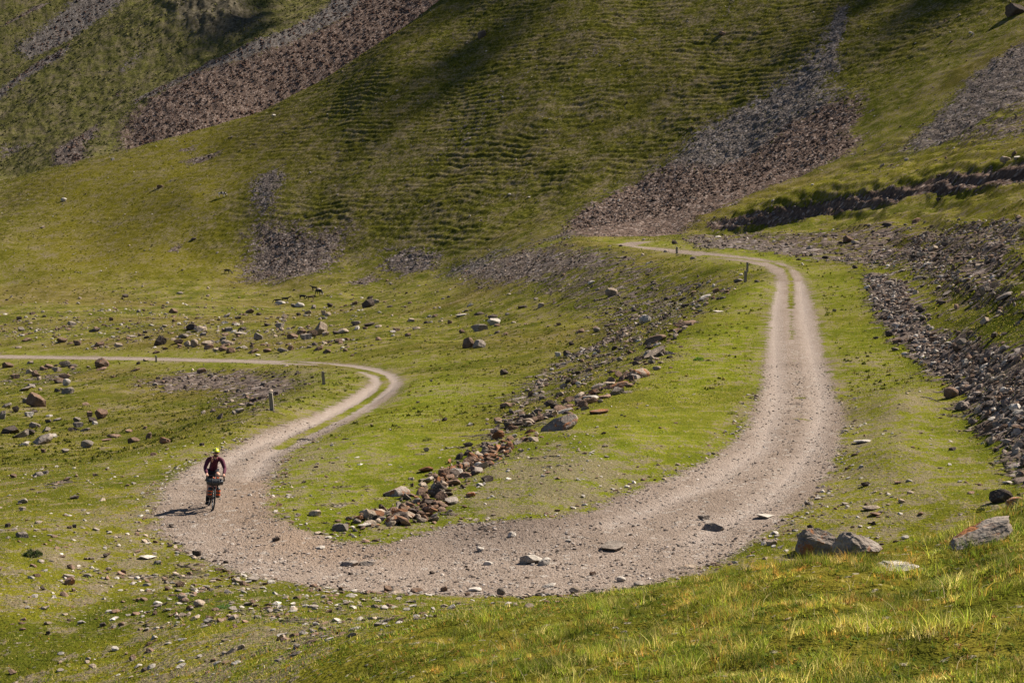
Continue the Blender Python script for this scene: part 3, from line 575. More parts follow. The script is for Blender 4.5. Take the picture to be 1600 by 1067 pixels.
# rows: column, row of the foot, width, height (photograph pixels), tint letters (second letter r = rusty patches), shape b/r/s/t
ROCKS = {
 'in the tall grass|the twin lichened boulder': [(1284, 866, 70, 40, 'gr', 'b'), (1343, 870, 78, 54, 'gr', 'r'), (1546, 846, 128, 52, 'gr', 't'), (1432, 889, 112, 13, 'p', 's')],
 'on the open lawn|the near bank': [(1566, 784, 34, 20, 'd', 'r'), (1590, 790, 30, 24, 'tr', 'b'), (1267, 826, 10, 7, 'd', 'b'), (1353, 760, 13, 7, 'd', 'b'), (1489, 704, 10, 5, 'd', 'b'), (1363, 797, 26, 6, 't', 's'), (1371, 806, 22, 5, 'r', 's'), (1350, 692, 30, 4, 'p', 's'), (1421, 753, 10, 4, 'p', 's'), (1366, 820, 7, 6, 'd', 'b'), (1409, 786, 9, 6, 't', 'b'), (1416, 842, 14, 5, 'p', 's'), (1321, 789, 11, 4, 'g', 's'), (1575, 756, 14, 4, 'p', 's'), (1206, 852, 16, 9, 't', 'b'), (1304, 487, 6, 4, 'd', 'b'), (1368, 453, 9, 6, 'd', 'b'), (1369, 530, 9, 4, 'd', 'b'), (1124, 488, 18, 2, 'p', 's')],
 'on the gravel|the cyclist': [(830, 881, 34, 14, 'p', 'b'), (850, 883, 20, 11, 'p', 'b'), (957, 861, 38, 10, 'g', 's'), (1118, 829, 30, 11, 'g', 's'), (762, 883, 14, 6, 'p', 's'), (750, 862, 12, 7, 'p', 'b'), (800, 839, 13, 8, 'p', 'r'), (889, 847, 11, 7, 'p', 't'), (545, 884, 26, 8, 'g', 'b'), (573, 883, 22, 6, 'g', 's'), (970, 909, 14, 8, 'p', 'b'), (858, 917, 20, 5, 'p', 's'), (742, 924, 20, 5, 'p', 's'), (926, 899, 9, 6, 'b', 'b'), (675, 897, 8, 5, 'd', 'b'), (548, 898, 8, 4, 'd', 'b'), (431, 846, 11, 7, 'd', 'b'), (1198, 810, 30, 6, 'p', 's'), (390, 775, 7, 4, 'p', 'b'), (500, 858, 14, 4, 'p', 's'), (1100, 812, 16, 7, 'g', 'b')],
 'on the gravel rim|the cyclist': [(605, 924, 15, 9, 'b', 'b'), (650, 926, 18, 7, 'b', 's'), (694, 924, 11, 9, 'b', 'b'), (783, 930, 13, 12, 'g', 'b'), (899, 926, 18, 9, 't', 'r'), (730, 931, 8, 6, 'b', 'b'), (307, 869, 13, 9, 'd', 'b'), (318, 874, 9, 5, 'g', 's'), (335, 878, 8, 4, 'd', 'b'), (353, 880, 8, 4, 'd', 'b'), (267, 824, 11, 5, 'd', 's'), (264, 855, 9, 5, 'd', 'b'), (276, 849, 9, 4, 'g', 'b'), (1000, 915, 18, 6, 'g', 's'), (1075, 888, 26, 5, 't', 's')],
 'in the stony grass|the cyclist': [(34, 840, 18, 10, 'g', 'b'), (108, 914, 15, 13, 'rr', 'b'), (108, 904, 16, 7, 'g', 's'), (110, 889, 12, 8, 'b', 'b'), (136, 902, 13, 6, 'g', 's'), (230, 874, 26, 6, 'p', 's'), (246, 882, 14, 7, 'g', 'b'), (286, 941, 16, 7, 'b', 's'), (285, 936, 14, 7, 't', 'b'), (310, 948, 17, 10, 't', 'b'), (324, 974, 14, 9, 'p', 'b'), (280, 917, 14, 9, 'b', 'b'), (395, 908, 18, 7, 'g', 's'), (369, 910, 13, 7, 't', 'b'), (379, 915, 11, 8, 'b', 'r'), (160, 979, 10, 7, 'd', 'b'), (179, 958, 14, 5, 'r', 's'), (241, 961, 8, 8, 'b', 'b'), (144, 1044, 12, 7, 't', 'r'), (135, 1036, 10, 4, 't', 's'), (225, 1049, 9, 7, 'd', 'b'), (232, 1017, 9, 5, 'd', 'b'), (377, 1014, 12, 8, 't', 'b'), (350, 1023, 9, 5, 'g', 'b'), (312, 1027, 9, 4, 'p', 's'), (75, 991, 7, 6, 'd', 'b'), (246, 949, 11, 5, 'g', 's'), (66, 922, 7, 7, 'd', 'b'), (115, 924, 6, 6, 'b', 'b'), (68, 952, 16, 5, 't', 's'), (192, 897, 9, 7, 'b', 'b'), (170, 891, 9, 6, 't', 'b'), (164, 871, 8, 6, 'd', 'b'), (116, 825, 8, 6, 'd', 'b'), (108, 826, 8, 5, 'b', 'b'), (11, 824, 9, 7, 'd', 'b'), (35, 787, 15, 8, 'g', 'b'), (34, 798, 11, 6, 't', 'b'), (114, 780, 14, 5, 'd', 's'), (683, 1008, 12, 9, 'd', 'b'), (664, 987, 14, 8, 'p', 't'), (635, 986, 14, 5, 'r', 's'), (600, 952, 12, 5, 'p', 's'), (530, 1016, 10, 10, 'b', 'b'), (634, 1024, 14, 6, 'p', 's'), (886, 941, 9, 6, 'g', 'b'), (768, 985, 9, 6, 'p', 'b'), (834, 955, 10, 5, 'g', 's')],
 'on the grassy shoulder|the cyclist': [(208, 692, 17, 9, 'b', 'b'), (232, 686, 9, 11, 'b', 'b'), (257, 694, 16, 11, 'rr', 'b'), (135, 700, 18, 12, 'g', 'b'), (239, 712, 11, 5, 'r', 's'), (100, 708, 12, 7, 'g', 'b'), (67, 708, 9, 7, 'r', 'b'), (58, 745, 16, 8, 'g', 's'), (70, 741, 10, 6, 'g', 'b'), (149, 744, 9, 4, 'b', 's'), (315, 697, 8, 5, 'd', 'b'), (103, 751, 9, 5, 'b', 'b'), (20, 747, 10, 6, 'b', 'b')],
 'in the hollow|the tallest post': [(15, 678, 30, 20, 'd', 't'), (30, 684, 24, 14, 'g', 't'), (62, 694, 36, 20, 'g', 't'), (53, 669, 17, 9, 'g', 'b'), (47, 680, 12, 9, 'd', 'b'), (72, 675, 12, 8, 'g', 'b'), (119, 660, 11, 8, 'g', 'b'), (121, 668, 15, 8, 'g', 'b'), (115, 674, 18, 6, 'd', 's'), (133, 674, 16, 8, 'gr', 't'), (37, 697, 15, 7, 'p', 's'), (83, 684, 12, 6, 'p', 's'), (89, 658, 16, 7, 'g', 't'), (75, 661, 10, 6, 'd', 'b'), (76, 652, 10, 4, 'p', 's'), (3, 655, 12, 14, 'g', 'b'), (226, 671, 6, 5, 'r', 'b'), (201, 676, 11, 5, 'rr', 's'), (178, 684, 26, 5, 'br', 's'), (164, 690, 14, 4, 'r', 's'), (156, 655, 19, 16, 'rr', 'b'), (139, 652, 11, 9, 'rr', 'b'), (143, 660, 15, 8, 'd', 'b'), (148, 664, 9, 6, 'p', 'b'), (53, 636, 30, 22, 'br', 'b'), (40, 630, 11, 8, 'g', 'b'), (8, 637, 18, 9, 'g', 't'), (24, 644, 10, 10, 'd', 'b'), (44, 651, 14, 7, 'p', 'b'), (53, 645, 12, 4, 'd', 's'), (104, 616, 18, 11, 'g', 'b'), (89, 613, 9, 6, 'd', 'b'), (103, 603, 13, 11, 'p', 'b'), (92, 599, 18, 8, 'b', 'r'), (100, 592, 17, 8, 'rr', 'b'), (38, 611, 22, 8, 'g', 't'), (48, 606, 16, 6, 'g', 's'), (63, 611, 6, 5, 't', 'b'), (314, 583, 14, 8, 'b', 'b')],
 'below the road edge|the round boulder': [(158, 575, 20, 15, 'br', 'r'), (157, 579, 16, 5, 'r', 's'), (101, 574, 17, 10, 't', 'b'), (112, 575, 14, 6, 'd', 's'), (11, 575, 16, 9, 'b', 'b'), (76, 577, 14, 8, 'b', 'b'), (67, 579, 12, 6, 'b', 'b'), (87, 581, 14, 7, 't', 'b'), (55, 589, 12, 11, 'b', 'b'), (45, 584, 9, 7, 't', 'r'), (23, 592, 14, 7, 'br', 'b'), (47, 569, 10, 5, 't', 'b'), (211, 580, 15, 5, 'rr', 't'), (216, 570, 6, 5, 'd', 'b'), (227, 565, 9, 4, 't', 'b')],
 'in the boulder belt|the far post': [(249, 540, 18, 16, 'd', 'b'), (299, 516, 17, 10, 'd', 'r'), (312, 518, 19, 8, 't', 'r'), (271, 490, 11, 8, 'b', 'b'), (353, 496, 15, 7, 'g', 't'), (390, 490, 12, 7, 'b', 'b'), (404, 493, 8, 4, 'd', 'b'), (372, 499, 8, 5, 'd', 'b'), (351, 506, 10, 4, 'p', 's'), (357, 518, 14, 6, 'g', 'b'), (378, 517, 12, 6, 'd', 'b'), (375, 524, 18, 5, 'g', 's'), (403, 532, 14, 12, 'gr', 'b'), (303, 543, 11, 13, 'tr', 'b'), (294, 542, 12, 10, 't', 'b'), (279, 538, 14, 8, 'b', 'b'), (280, 543, 10, 5, 'r', 'b'), (324, 540, 18, 7, 't', 's'), (325, 546, 15, 8, 'r', 'b'), (355, 540, 20, 8, 't', 'b'), (348, 549, 14, 7, 'r', 'b'), (360, 552, 13, 9, 'rr', 'r'), (337, 550, 11, 6, 't', 'b'), (286, 529, 15, 7, 'g', 's'), (317, 525, 11, 6, 'g', 'b'), (348, 533, 10, 7, 'g', 'b'), (394, 552, 18, 8, 'b', 't'), (417, 551, 12, 6, 'r', 'b'), (403, 557, 9, 4, 'p', 's'), (257, 512, 8, 4, 'g', 'b'), (236, 510, 8, 3, 'p', 's'), (216, 489, 6, 6, 'g', 'b'), (226, 521, 8, 4, 'd', 'b'), (229, 529, 9, 4, 'd', 'b'), (206, 528, 16, 4, 'g', 's'), (243, 553, 10, 5, 'b', 'b'), (30, 500, 9, 5, 'b', 'b'), (50, 492, 9, 4, 'b', 'b'), (32, 518, 11, 7, 'g', 'b'), (112, 509, 13, 7, 'g', 'b'), (148, 519, 16, 6, 'd', 's'), (173, 502, 7, 6, 'b', 'b'), (40, 534, 14, 6, 'b', 'b'), (95, 536, 16, 8, 'br', 'b'), (120, 540, 14, 8, 'b', 'b'), (155, 542, 16, 8, 'br', 'b'), (185, 543, 14, 7, 'tr', 'b'), (196, 465, 9, 5, 'd', 's'), (280, 460, 10, 4, 'g', 's')],
 'below the cattle|the conical boulder': [(500, 524, 22, 22, 'tr', 'b'), (487, 527, 16, 12, 'br', 'b'), (478, 531, 17, 9, 'g', 'b'), (457, 530, 16, 9, 'b', 'b'), (470, 522, 14, 7, 'r', 'b'), (508, 525, 10, 7, 't', 'b'), (436, 513, 14, 8, 'g', 'b'), (443, 499, 9, 9, 'tr', 'b'), (443, 503, 9, 4, 't', 's'), (418, 510, 12, 5, 'd', 's'), (575, 481, 18, 14, 'd', 'b'), (578, 467, 9, 4, 'd', 'b'), (554, 477, 8, 6, 'b', 'b'), (587, 475, 10, 7, 'g', 'b'), (490, 483, 8, 7, 'g', 'b'), (515, 480, 9, 6, 'd', 'b'), (506, 493, 8, 8, 'tr', 'b'), (512, 495, 9, 7, 't', 'b'), (506, 499, 10, 4, 'p', 's'), (468, 480, 16, 7, 'p', 'r'), (438, 476, 15, 5, 'p', 's'), (536, 521, 18, 7, 't', 'r'), (523, 523, 8, 6, 'd', 'b'), (556, 508, 13, 6, 'g', 'b'), (576, 510, 15, 5, 'd', 's'), (591, 512, 10, 4, 't', 's'), (481, 491, 10, 6, 't', 'b'), (466, 494, 7, 5, 'd', 'b'), (535, 534, 8, 4, 'p', 's'), (591, 531, 9, 4, 'r', 's'), (570, 515, 9, 4, 'r', 'b'), (497, 548, 16, 9, 'rr', 't'), (453, 548, 9, 9, 'rr', 'b'), (441, 551, 16, 7, 'g', 'b'), (539, 550, 7, 5, 'b', 'b'), (550, 557, 6, 4, 'b', 'b'), (458, 480, 8, 5, 'g', 'b')],
 'on the rolling meadow|the paired boulders': [(619, 518, 10, 5, 'b', 'b'), (637, 526, 9, 6, 'b', 'b'), (643, 503, 10, 6, 'tr', 'b'), (703, 506, 7, 6, 'b', 'b'), (749, 518, 26, 11, 'g', 'b'), (722, 521, 10, 7, 'br', 'b'), (772, 508, 19, 10, 'p', 'b'), (771, 498, 17, 6, 'd', 's'), (732, 544, 18, 17, 'b', 'r'), (749, 544, 19, 13, 'g', 'r'), (748, 493, 15, 5, 'd', 's'), (720, 495, 16, 4, 'p', 's'), (695, 658, 9, 6, 'd', 'b'), (653, 630, 6, 3, 'd', 'b'), (674, 597, 5, 4, 't', 'b'), (788, 586, 12, 9, 'd', 'b'), (845, 481, 10, 8, 'tr', 'b'), (815, 482, 12, 4, 'd', 's'), (933, 519, 10, 7, 'g', 'b'), (893, 540, 9, 7, 'd', 'b'), (873, 509, 8, 5, 'b', 'b'), (872, 558, 10, 8, 'p', 'b'), (886, 556, 11, 9, 'd', 'b')],
 'inside the hairpin|the ditch rubble': [(491, 806, 19, 9, 't', 'b'), (528, 828, 16, 10, 'g', 'b'), (528, 816, 10, 4, 'r', 's'), (474, 755, 7, 4, 'd', 'b'), (666, 706, 9, 7, 't', 'b'), (620, 776, 37, 15, 'gr', 's'), (569, 824, 20, 5, 'p', 's')],
 'in the ditch rubble|the hairpin': [(578, 813, 21, 17, 't', 'b'), (595, 814, 17, 10, 'g', 't'), (612, 819, 30, 17, 'tr', 't'), (686, 760, 18, 16, 'rr', 'b'), (681, 777, 25, 14, 'd', 'b'), (694, 745, 16, 13, 'rr', 'b'), (710, 742, 24, 9, 'pr', 's'), (727, 746, 20, 8, 'rr', 's'), (708, 759, 22, 9, 'b', 'b'), (719, 717, 10, 11, 'g', 't'), (730, 711, 10, 9, 'd', 'b'), (731, 698, 15, 7, 'd', 'b'), (764, 717, 16, 8, 'br', 'b'), (763, 728, 16, 8, 'rr', 's'), (746, 728, 12, 6, 'p', 'b'), (735, 777, 14, 8, 'rr', 'b'), (750, 760, 12, 5, 'p', 's'), (665, 780, 12, 9, 'rr', 'b'), (671, 798, 15, 9, 'rr', 'b'), (638, 811, 18, 8, 'rr', 's'), (630, 801, 15, 10, 'b', 'b'), (651, 786, 12, 8, 'g', 'b'), (640, 792, 14, 7, 'rr', 'b'), (795, 669, 18, 9, 'd', 'b'), (734, 666, 8, 6, 'p', 'b'), (817, 658, 10, 10, 'd', 'b'), (827, 656, 12, 9, 'd', 'b'), (829, 620, 8, 10, 'b', 'b'), (834, 690, 20, 7, 't', 's'), (804, 684, 8, 6, 'p', 'b')],
 'on the rocky rim|the largest slab': [(878, 672, 56, 30, 'gr', 't'), (880, 646, 30, 8, 'p', 't'), (911, 637, 14, 12, 'b', 'r'), (924, 624, 24, 5, 'p', 's'), (928, 617, 16, 10, 'br', 'b'), (909, 625, 16, 8, 'rr', 't'), (892, 637, 12, 7, 'rr', 'b'), (965, 607, 36, 13, 'br', 't'), (963, 617, 22, 12, 'g', 'b'), (984, 606, 12, 7, 'b', 'b'), (998, 590, 34, 14, 'tr', 's'), (1025, 558, 36, 16, 'tr', 't'), (1026, 541, 14, 7, 'p', 't'), (1026, 535, 34, 18, 'b', 't'), (1071, 510, 32, 9, 'br', 's'), (1008, 505, 18, 13, 'p', 'r'), (956, 463, 18, 13, 't', 'b'), (1071, 481, 11, 6, 'd', 'b'), (1042, 469, 10, 5, 'd', 'b'), (1101, 466, 20, 6, 'p', 't'), (1119, 458, 10, 8, 'rr', 'b'), (1154, 441, 14, 5, 'g', 's'), (985, 553, 10, 5, 'r', 's'), (936, 647, 30, 6, 'rr', 's'), (1045, 554, 15, 5, 't', 's'), (995, 570, 12, 6, 'd', 'b'), (956, 583, 12, 5, 'r', 's'), (940, 570, 16, 6, 'g', 't')],
 'on the rubble bank|the near bank edge': [(1486, 622, 21, 17, 'b', 'b'), (1505, 640, 21, 13, 'g', 'r'), (1551, 629, 24, 11, 'd', 'b'), (1415, 555, 12, 4, 'p', 's'), (1401, 548, 16, 5, 'g', 's'), (1392, 526, 16, 9, 'd', 'b'), (1402, 537, 13, 8, 'b', 'b'), (1443, 400, 17, 6, 'p', 's'), (1460, 392, 17, 9, 't', 'b'), (1449, 416, 15, 8, 'p', 't'), (1429, 405, 9, 6, 'd', 'b'), (1326, 379, 14, 10, 'b', 'b'), (1338, 382, 14, 6, 'g', 'b'), (1478, 385, 12, 7, 'd', 'b'), (1290, 405, 10, 5, 'd', 'b'), (1434, 437, 18, 8, 'g', 't'), (1540, 459, 16, 13, 'g', 'b'), (1574, 466, 28, 13, 'g', 't'), (1523, 455, 16, 7, 'd', 't'), (1481, 461, 16, 7, 'g', 't'), (1530, 419, 11, 7, 't', 'b'), (1511, 440, 14, 8, 'g', 't'), (1541, 505, 14, 10, 't', 'b'), (1498, 549, 16, 10, 'd', 'b'), (1459, 535, 13, 9, 'b', 'b'), (1405, 490, 12, 5, 'g', 's'), (1432, 348, 15, 7, 'r', 'b'), (1387, 354, 16, 5, 'd', 's'), (1467, 315, 8, 6, 'd', 'b'), (1055, 382, 10, 6, 'd', 'b')],
 'high on the hillside|the pied cow': [(1572, 254, 16, 10, 't', 'b'), (1590, 249, 12, 5, 'p', 's'), (1590, 24, 30, 18, 'd', 'b'), (1130, 56, 12, 6, 'br', 'b'), (752, 60, 12, 12, 'd', 'b'), (99, 315, 9, 5, 'p', 'b'), (66, 357, 7, 4, 't', 'b'), (251, 294, 12, 4, 'b', 's'), (176, 251, 5, 4, 'p', 'b'), (428, 183, 6, 4, 'p', 'b'), (302, 376, 8, 4, 'd', 'b')],
}
ORD = ['closest', 'second closest', 'third closest', 'fourth closest', 'fifth closest', 'sixth closest', 'seventh closest', 'eighth closest', 'ninth closest', 'tenth closest', 'eleventh closest', 'twelfth closest', 'thirteenth closest', 'fourteenth closest', 'fifteenth closest', 'sixteenth closest']
ANCH = {'the twin lichened boulder': (1315, 860), 'the near bank': (1400, 860), 'the cyclist': (333, 790), 'the tallest post': (425, 640), 'the round boulder': (158, 575), 'the far post': (244, 565), 'the conical boulder': (500, 524), 'the paired boulders': (740, 544), 'the ditch rubble': (640, 800), 'the hairpin': (570, 830), 'the largest slab': (878, 672), 'the near bank edge': (1590, 780), 'the pied cow': (347, 303)}
SHP = {'b': 'angular', 'r': 'rounded', 's': 'flat', 't': 'tilted'}
hand = {(0, 0): 'orange lichened boulder forming the lower half of the twin boulder in the tall grass', (0, 1): 'larger grey boulder of the twin pair in the tall grass of the near bank', (0, 2): 'long slanting lichened slab at the top of the near grassy bank', (0, 3): 'low pale flat slab sunk in the tall grass below the twin boulder'}
def build_rocks():
    allr = []
    for gi, (key, rows) in enumerate(ROCKS.items()):
        where, anchor = key.split('|')
        px = np.array([r[0] for r in rows], float); py = np.array([r[1] for r in rows], float)
        X, Y, Z = ground_at(px, py - 0.5, n=2400)
        info = []
        for i, r in enumerate(rows):
            w = r[2] / FPX * Y[i]; hgt = r[3] / FPX * Y[i]
            size = 'tiny' if r[2] < 8 else 'small' if r[2] < 12 else 'middling' if r[2] < 17 else 'large' if r[2] < 30 else 'very large'
            noun = 'slab' if r[5] in 'st' and w > .5 else 'boulder' if w > .8 else 'stone' if w < .45 else 'rock'
            colr = CN[r[4][0]] + (' lichened' if len(r[4]) > 1 and r[4][0] != 'r' else '')
            info.append((f"{size} {colr} {SHP[r[5]]} {noun}", w, hgt, noun))
        ax, ay = ANCH[anchor]
        for i, r in enumerate(rows):
            same = sorted([j for j in range(len(rows)) if info[j][0].replace('lichened ', '') == info[i][0].replace('lichened ', '')], key=lambda j: (rows[j][0] - ax) ** 2 + (rows[j][1] - ay) ** 2)
            lab = f"{info[i][0]} {where}"
            if len(same) > 1: lab = f"{ORD[same.index(i)]} {info[i][0]} to {anchor}, {where}"
            lab = hand.get((gi, i), lab)
            allr.append((r, X[i], Y[i], Z[i], info[i], lab, where))
    for k, (r, x, y, z, (desc, w, hgt, noun), lab, where) in enumerate(allr):
        q = random.Random(k * 7 + 3)
        kind = {'b': 'block', 'r': 'round', 's': 'slab', 't': 'slab'}[r[5]]
        if k < 4: kind = 'near'
        o = bpy.data.objects.new({'slab': 'flat_rock'}.get(noun, noun), ROCK_ME[kind][k % len(ROCK_ME[kind])]); COL.objects.link(o)
        dep = w * q.uniform(.65, .95)
        if r[5] == 't': hgt *= .6
        hs = hgt / .80
        k_ = 1.0 if y < 20 else 1.12
        o.scale = (w * k_, dep * k_, max(hs * (k_ * .98), w * .12))
        tilt = {'b': .10, 'r': .05, 's': .04, 't': 0}[r[5]]
        ry = q.uniform(-tilt, tilt) - (.38 if r[5] == 't' else 0)
        rz = q.uniform(-.45, .45) + (math.pi if q.random() < .5 and r[5] != 't' else 0)
        o.rotation_euler = (q.uniform(-tilt, tilt), ry, rz if r[5] != 't' else q.uniform(-.25, .25))
        o.location = (x, y + dep * .3, float(ter_z(x, y + dep * .15)) - hgt * .06 - (.05 if y < 20 else 0))
        c = np.array(TINT[r[4][0]]) * q.uniform(.85, 1.2)
        o.color = (*c, (.5 if y < 75 else .25) if len(r[4]) > 1 else 0.0)
        o['label'] = lab; o['category'] = {'slab': 'slab', 'boulder': 'boulder', 'stone': 'stone', 'rock': 'rock'}[noun]; o['group'] = 'rocks ' + where
    return len(allr)
N_ROCKS = build_rocks()

# ------------------------------------------------------------------ loose stones, one object per spread
LOW = [cut_rock(1, 5, 100 + i, .04, .55, .95) for i in range(24)] 
LOW2 = [cut_rock(2, 7, 140 + i, .02, .36, .72) for i in range(16)]
def scatter(name, label, xs, ys, size, flat, tints, protos=LOW, sink=.25, seed=1, jit=.3, zfun=None):
    r = np.random.default_rng(seed); N = len(xs)
    if N == 0: return
    zs = (zfun or ter_z)(xs, ys)
    e = .25 * (1 + ys / 60)
    gx = (ter_z(xs + e, ys) - ter_z(xs - e, ys)) / (2 * e); gy = (ter_z(xs, ys + e) - ter_z(xs, ys - e)) / (2 * e)
    nz = np.stack([-gx, -gy, np.ones(N)], 1); nz += r.normal(size=(N, 3)) * jit * .5; nz /= np.linalg.norm(nz, axis=1)[:, None]
    a = r.uniform(0, 2 * math.pi, N); t = np.stack([np.cos(a), np.sin(a), np.zeros(N)], 1)
    tx = t - (t * nz).sum(1)[:, None] * nz; tx /= np.linalg.norm(tx, axis=1)[:, None]; ty = np.cross(nz, tx)
    pi = r.integers(0, len(protos), N); nv, nf = len(protos[0][0]), len(protos[0][1])
    V = np.stack([p[0] for p in protos])[pi]; F = np.stack([p[1] for p in protos])[pi]
    sx = size; sy = size * r.uniform(.55, .95, N); sz = size * flat * r.uniform(.7, 1.3, N)
    W = (V[:, :, 0:1] * sx[:, None, None]) * tx[:, None] + (V[:, :, 1:2] * sy[:, None, None]) * ty[:, None] + ((V[:, :, 2:3] + .5 - sink) * sz[:, None, None]) * nz[:, None]
    W += np.stack([xs, ys, zs], 1)[:, None]
    F = F + (np.arange(N) * nv)[:, None, None]
    tints = np.asarray(tints); c = tints[r.integers(0, len(tints), N)] * r.uniform(.7, 1.3, N)[:, None]
    C = np.concatenate([c, np.ones((N, 1))], 1)[:, None, :].repeat(nv, 1).reshape(-1, 4)
    o = mesh_from(name, W.reshape(-1, 3), F.reshape(-1, 3), M_STONES, smooth=False, colors=C)
    o['kind'] = 'stuff'; o['label'] = label; o['category'] = 'stones'
    return o
def cand(n_, y0, y1, seed, s0=-.42, s1=.42, p=1.0):
    """points spread evenly in ground area between two distances"""
    r = np.random.default_rng(seed); u = r.uniform(0, 1, n_)
    y = np.sqrt(y0 * y0 + u * (y1 * y1 - y0 * y0)) if p == 1 else (y0 ** p + u * (y1 ** p - y0 ** p)) ** (1 / p)
    return r.uniform(s0, s1, n_) * y, y, r.uniform(0, 1, n_)
TG, TB, TR, TP, TD, TT = (TINT[k] for k in 'gbrpdt')
def keep(x, y, pr, f): m = pr < f; return x[m], y[m]
def rsz(n_, a, b, seed, k=1.6): r = np.random.default_rng(seed); return a + (b - a) * r.uniform(0, 1, n_) ** k * np.random.default_rng(seed + 1).uniform(.5, 1, n_)
# near and middle rubble
x, y, pr = cand(230000, 30, 145, 3, -.1, .45); sc_ = mask_at('scree', x, y); rd = mask_at('road_full', x, y)
f = np.clip((sc_ - .42) * 2.0, 0, 1) * (.22 + .78 * (fbm(x, y, 3.5, 3, 91) > -.08)) * (rd < .3) * np.where(sc_ > .75, .72, .6)
x, y = keep(x, y, pr, f); scatter('rubble', 'broken grey and brown rubble spilling down to the lawns', x, y, rsz(len(x), .08, .50, 5, 2.4), .5, [TG, TB, TB, TD, (.15, .115, .10), (.19, .15, .125), (.24, .19, .16), TT, TP], sink=.2, jit=1.0)
x, y, pr = cand(110000, 60, 330, 6, -.42, .42); sc_ = mask_at('scree', x, y); rd = mask_at('road_full', x, y)
f = np.clip((sc_ - .25) * 1.6, 0, 1) * (.15 + .85 * (fbm(x, y, 7, 3, 92) > .0)) * (rd < .3) * np.where(x > 12, .6, .8)
x, y = keep(x, y, pr, f); scatter('bank_rubble', 'scattered stones on the banks below and above the road', x, y, rsz(len(x), .12, .75, 7, 3.0), .5, [TG, TB, TD, TD, (.13, .10, .085), TT], sink=.15, jit=.8)
# far scree
x, y, pr = cand(150000, 330, 640, 8, -.40, .42); sc_ = mask_at('scree', x, y)
f = np.clip((sc_ - .45) * 2, 0, 1) * .55; m = pr < f; br_ = mask_at('brown', x, y)[m]; x, y = x[m], y[m]
gm = br_ < .5
scatter('scree_stones', 'grey scree stones on the upper fans', x[gm], y[gm], rsz(gm.sum(), .3, 1.0, 9, 2), .55, [(.105, .088, .080), (.072, .060, .056), (.155, .132, .12)], sink=.2, jit=.9)
scatter('brown_scree_stones', 'brown blocky scree stones at the foot of the fans', x[~gm], y[~gm], rsz((~gm).sum(), .35, 1.25, 10, 2), .6, [(.085, .056, .044), (.058, .040, .033), (.13, .090, .070), (.22, .17, .14)], sink=.2, jit=1.0)
x, y, pr = cand(90000, 740, 1000, 11, -.40, -.02); sc_ = mask_at('scree', x, y)
x, y = keep(x, y, pr, np.clip((sc_ - .5) * 2, 0, 1) * .35); scatter('distant_scree_stones', 'reddish scree stones in the distant chute', x, y, rsz(len(x), .7, 2.0, 12, 2), .55, [(.075, .042, .032), (.045, .032, .028), (.115, .072, .054)], sink=.2, jit=.9)
# stones on the meadows
x, y, pr = cand(60000, 130, 420, 13, -.45, .45); sc_ = mask_at('scree', x, y); rd = mask_at('road_full', x, y)
px_, py_ = project(x, y, ter_z(x, y))
belt = np.exp(-((py_ - 525) / 32) ** 2) * (px_ < 560) * 1.0 + np.exp(-((py_ - 500) / 40) ** 2) * .30
f = (belt * .50 + .06) * (rd < .2) * (mask_at('lush', x, y) < .35) * (sstep(-.2, .4, fbm(x, y, 14, 3, 93)) + .1)
x, y = keep(x, y, pr, f); scatter('meadow_stones', 'small stones strewn over the valley meadow', x, y, rsz(len(x), .2, 1.35, 14, 3.4), .5, [TG, TB, TT, TP, TB, TD], sink=.3, jit=.7)
x, y, pr = cand(9000, 420, 620, 15, -.42, .42)
x, y = keep(x, y, pr, .22 * np.ones(len(x))); scatter('hillside_stones', 'lone stones dotted over the grassy hillside', x, y, rsz(len(x), .3, 1.0, 16, 3), .5, [TG, TT, TP, TD], sink=.2, jit=.7)
# stones in the near grass, thicker in two drifts
x, y, pr = cand(60000, 17, 62, 17, -.45, .45, 1.5); px_, py_ = project(x, y, ter_z(x, y)); rd = mask_at('road_full', x, y)
drift = np.exp(-(((px_ - 400) / 230) ** 2 + ((py_ - 955) / 38) ** 2)) * .55 + np.exp(-(((px_ - 240) / 140) ** 2 + ((py_ - 890) / 35) ** 2)) * .40 + np.exp(-(((px_ - 900) / 70) ** 2 + ((py_ - 710) / 45) ** 2)) * .3 + np.exp(-(((px_ - 1320) / 120) ** 2 + ((py_ - 810) / 40) ** 2)) * .28
edge = (rd > .02) * (rd < .55) * .6
f = (drift + .05 + edge + .22 * mask_at('worn', x, y) + .05 * (px_ < 560)) * (rd < .6) * (mask_at('knoll', x, y) < .3) * sstep(-.55, .3, fbm(x, y, 2.5, 2, 94)) * (1 - .75 * mask_at('lush', x, y) * (1 - mask_at('worn', x, y)))
x, y = keep(x, y, pr, f); scatter('grass_stones', 'flat stones lying in the short grass round the hairpin', x, y, rsz(len(x), .035, .24, 18, 2.0), .42, [TG, TP, TT, TR, TP, TB], LOW2, sink=.3, jit=.35)
# gravel
x, y, pr = cand(260000, 28, 72, 19, -.42, .42, 1.2); rd = mask_at('road', x, y); bk = mask_at('bank', x, y); px_, py_ = project(x, y, ter_z(x, y))
f = np.clip((rd - .35) * 3, 0, 1) * (.22 + .35 * bk + .25 * (py_ > 850) + .25 * (rd < .8)) * sstep(-.7, .4, fbm(x, y, 1.5, 2, 95))
x, y = keep(x, y, pr, f); scatter('road_gravel', 'loose gravel and chips on the track', x, y, rsz(len(x), .02, .125, 20, 3.0), .45, [(.20, .16, .135), (.25, .21, .18), (.33, .28, .245), (.15, .115, .095)], sink=.25, jit=.5)

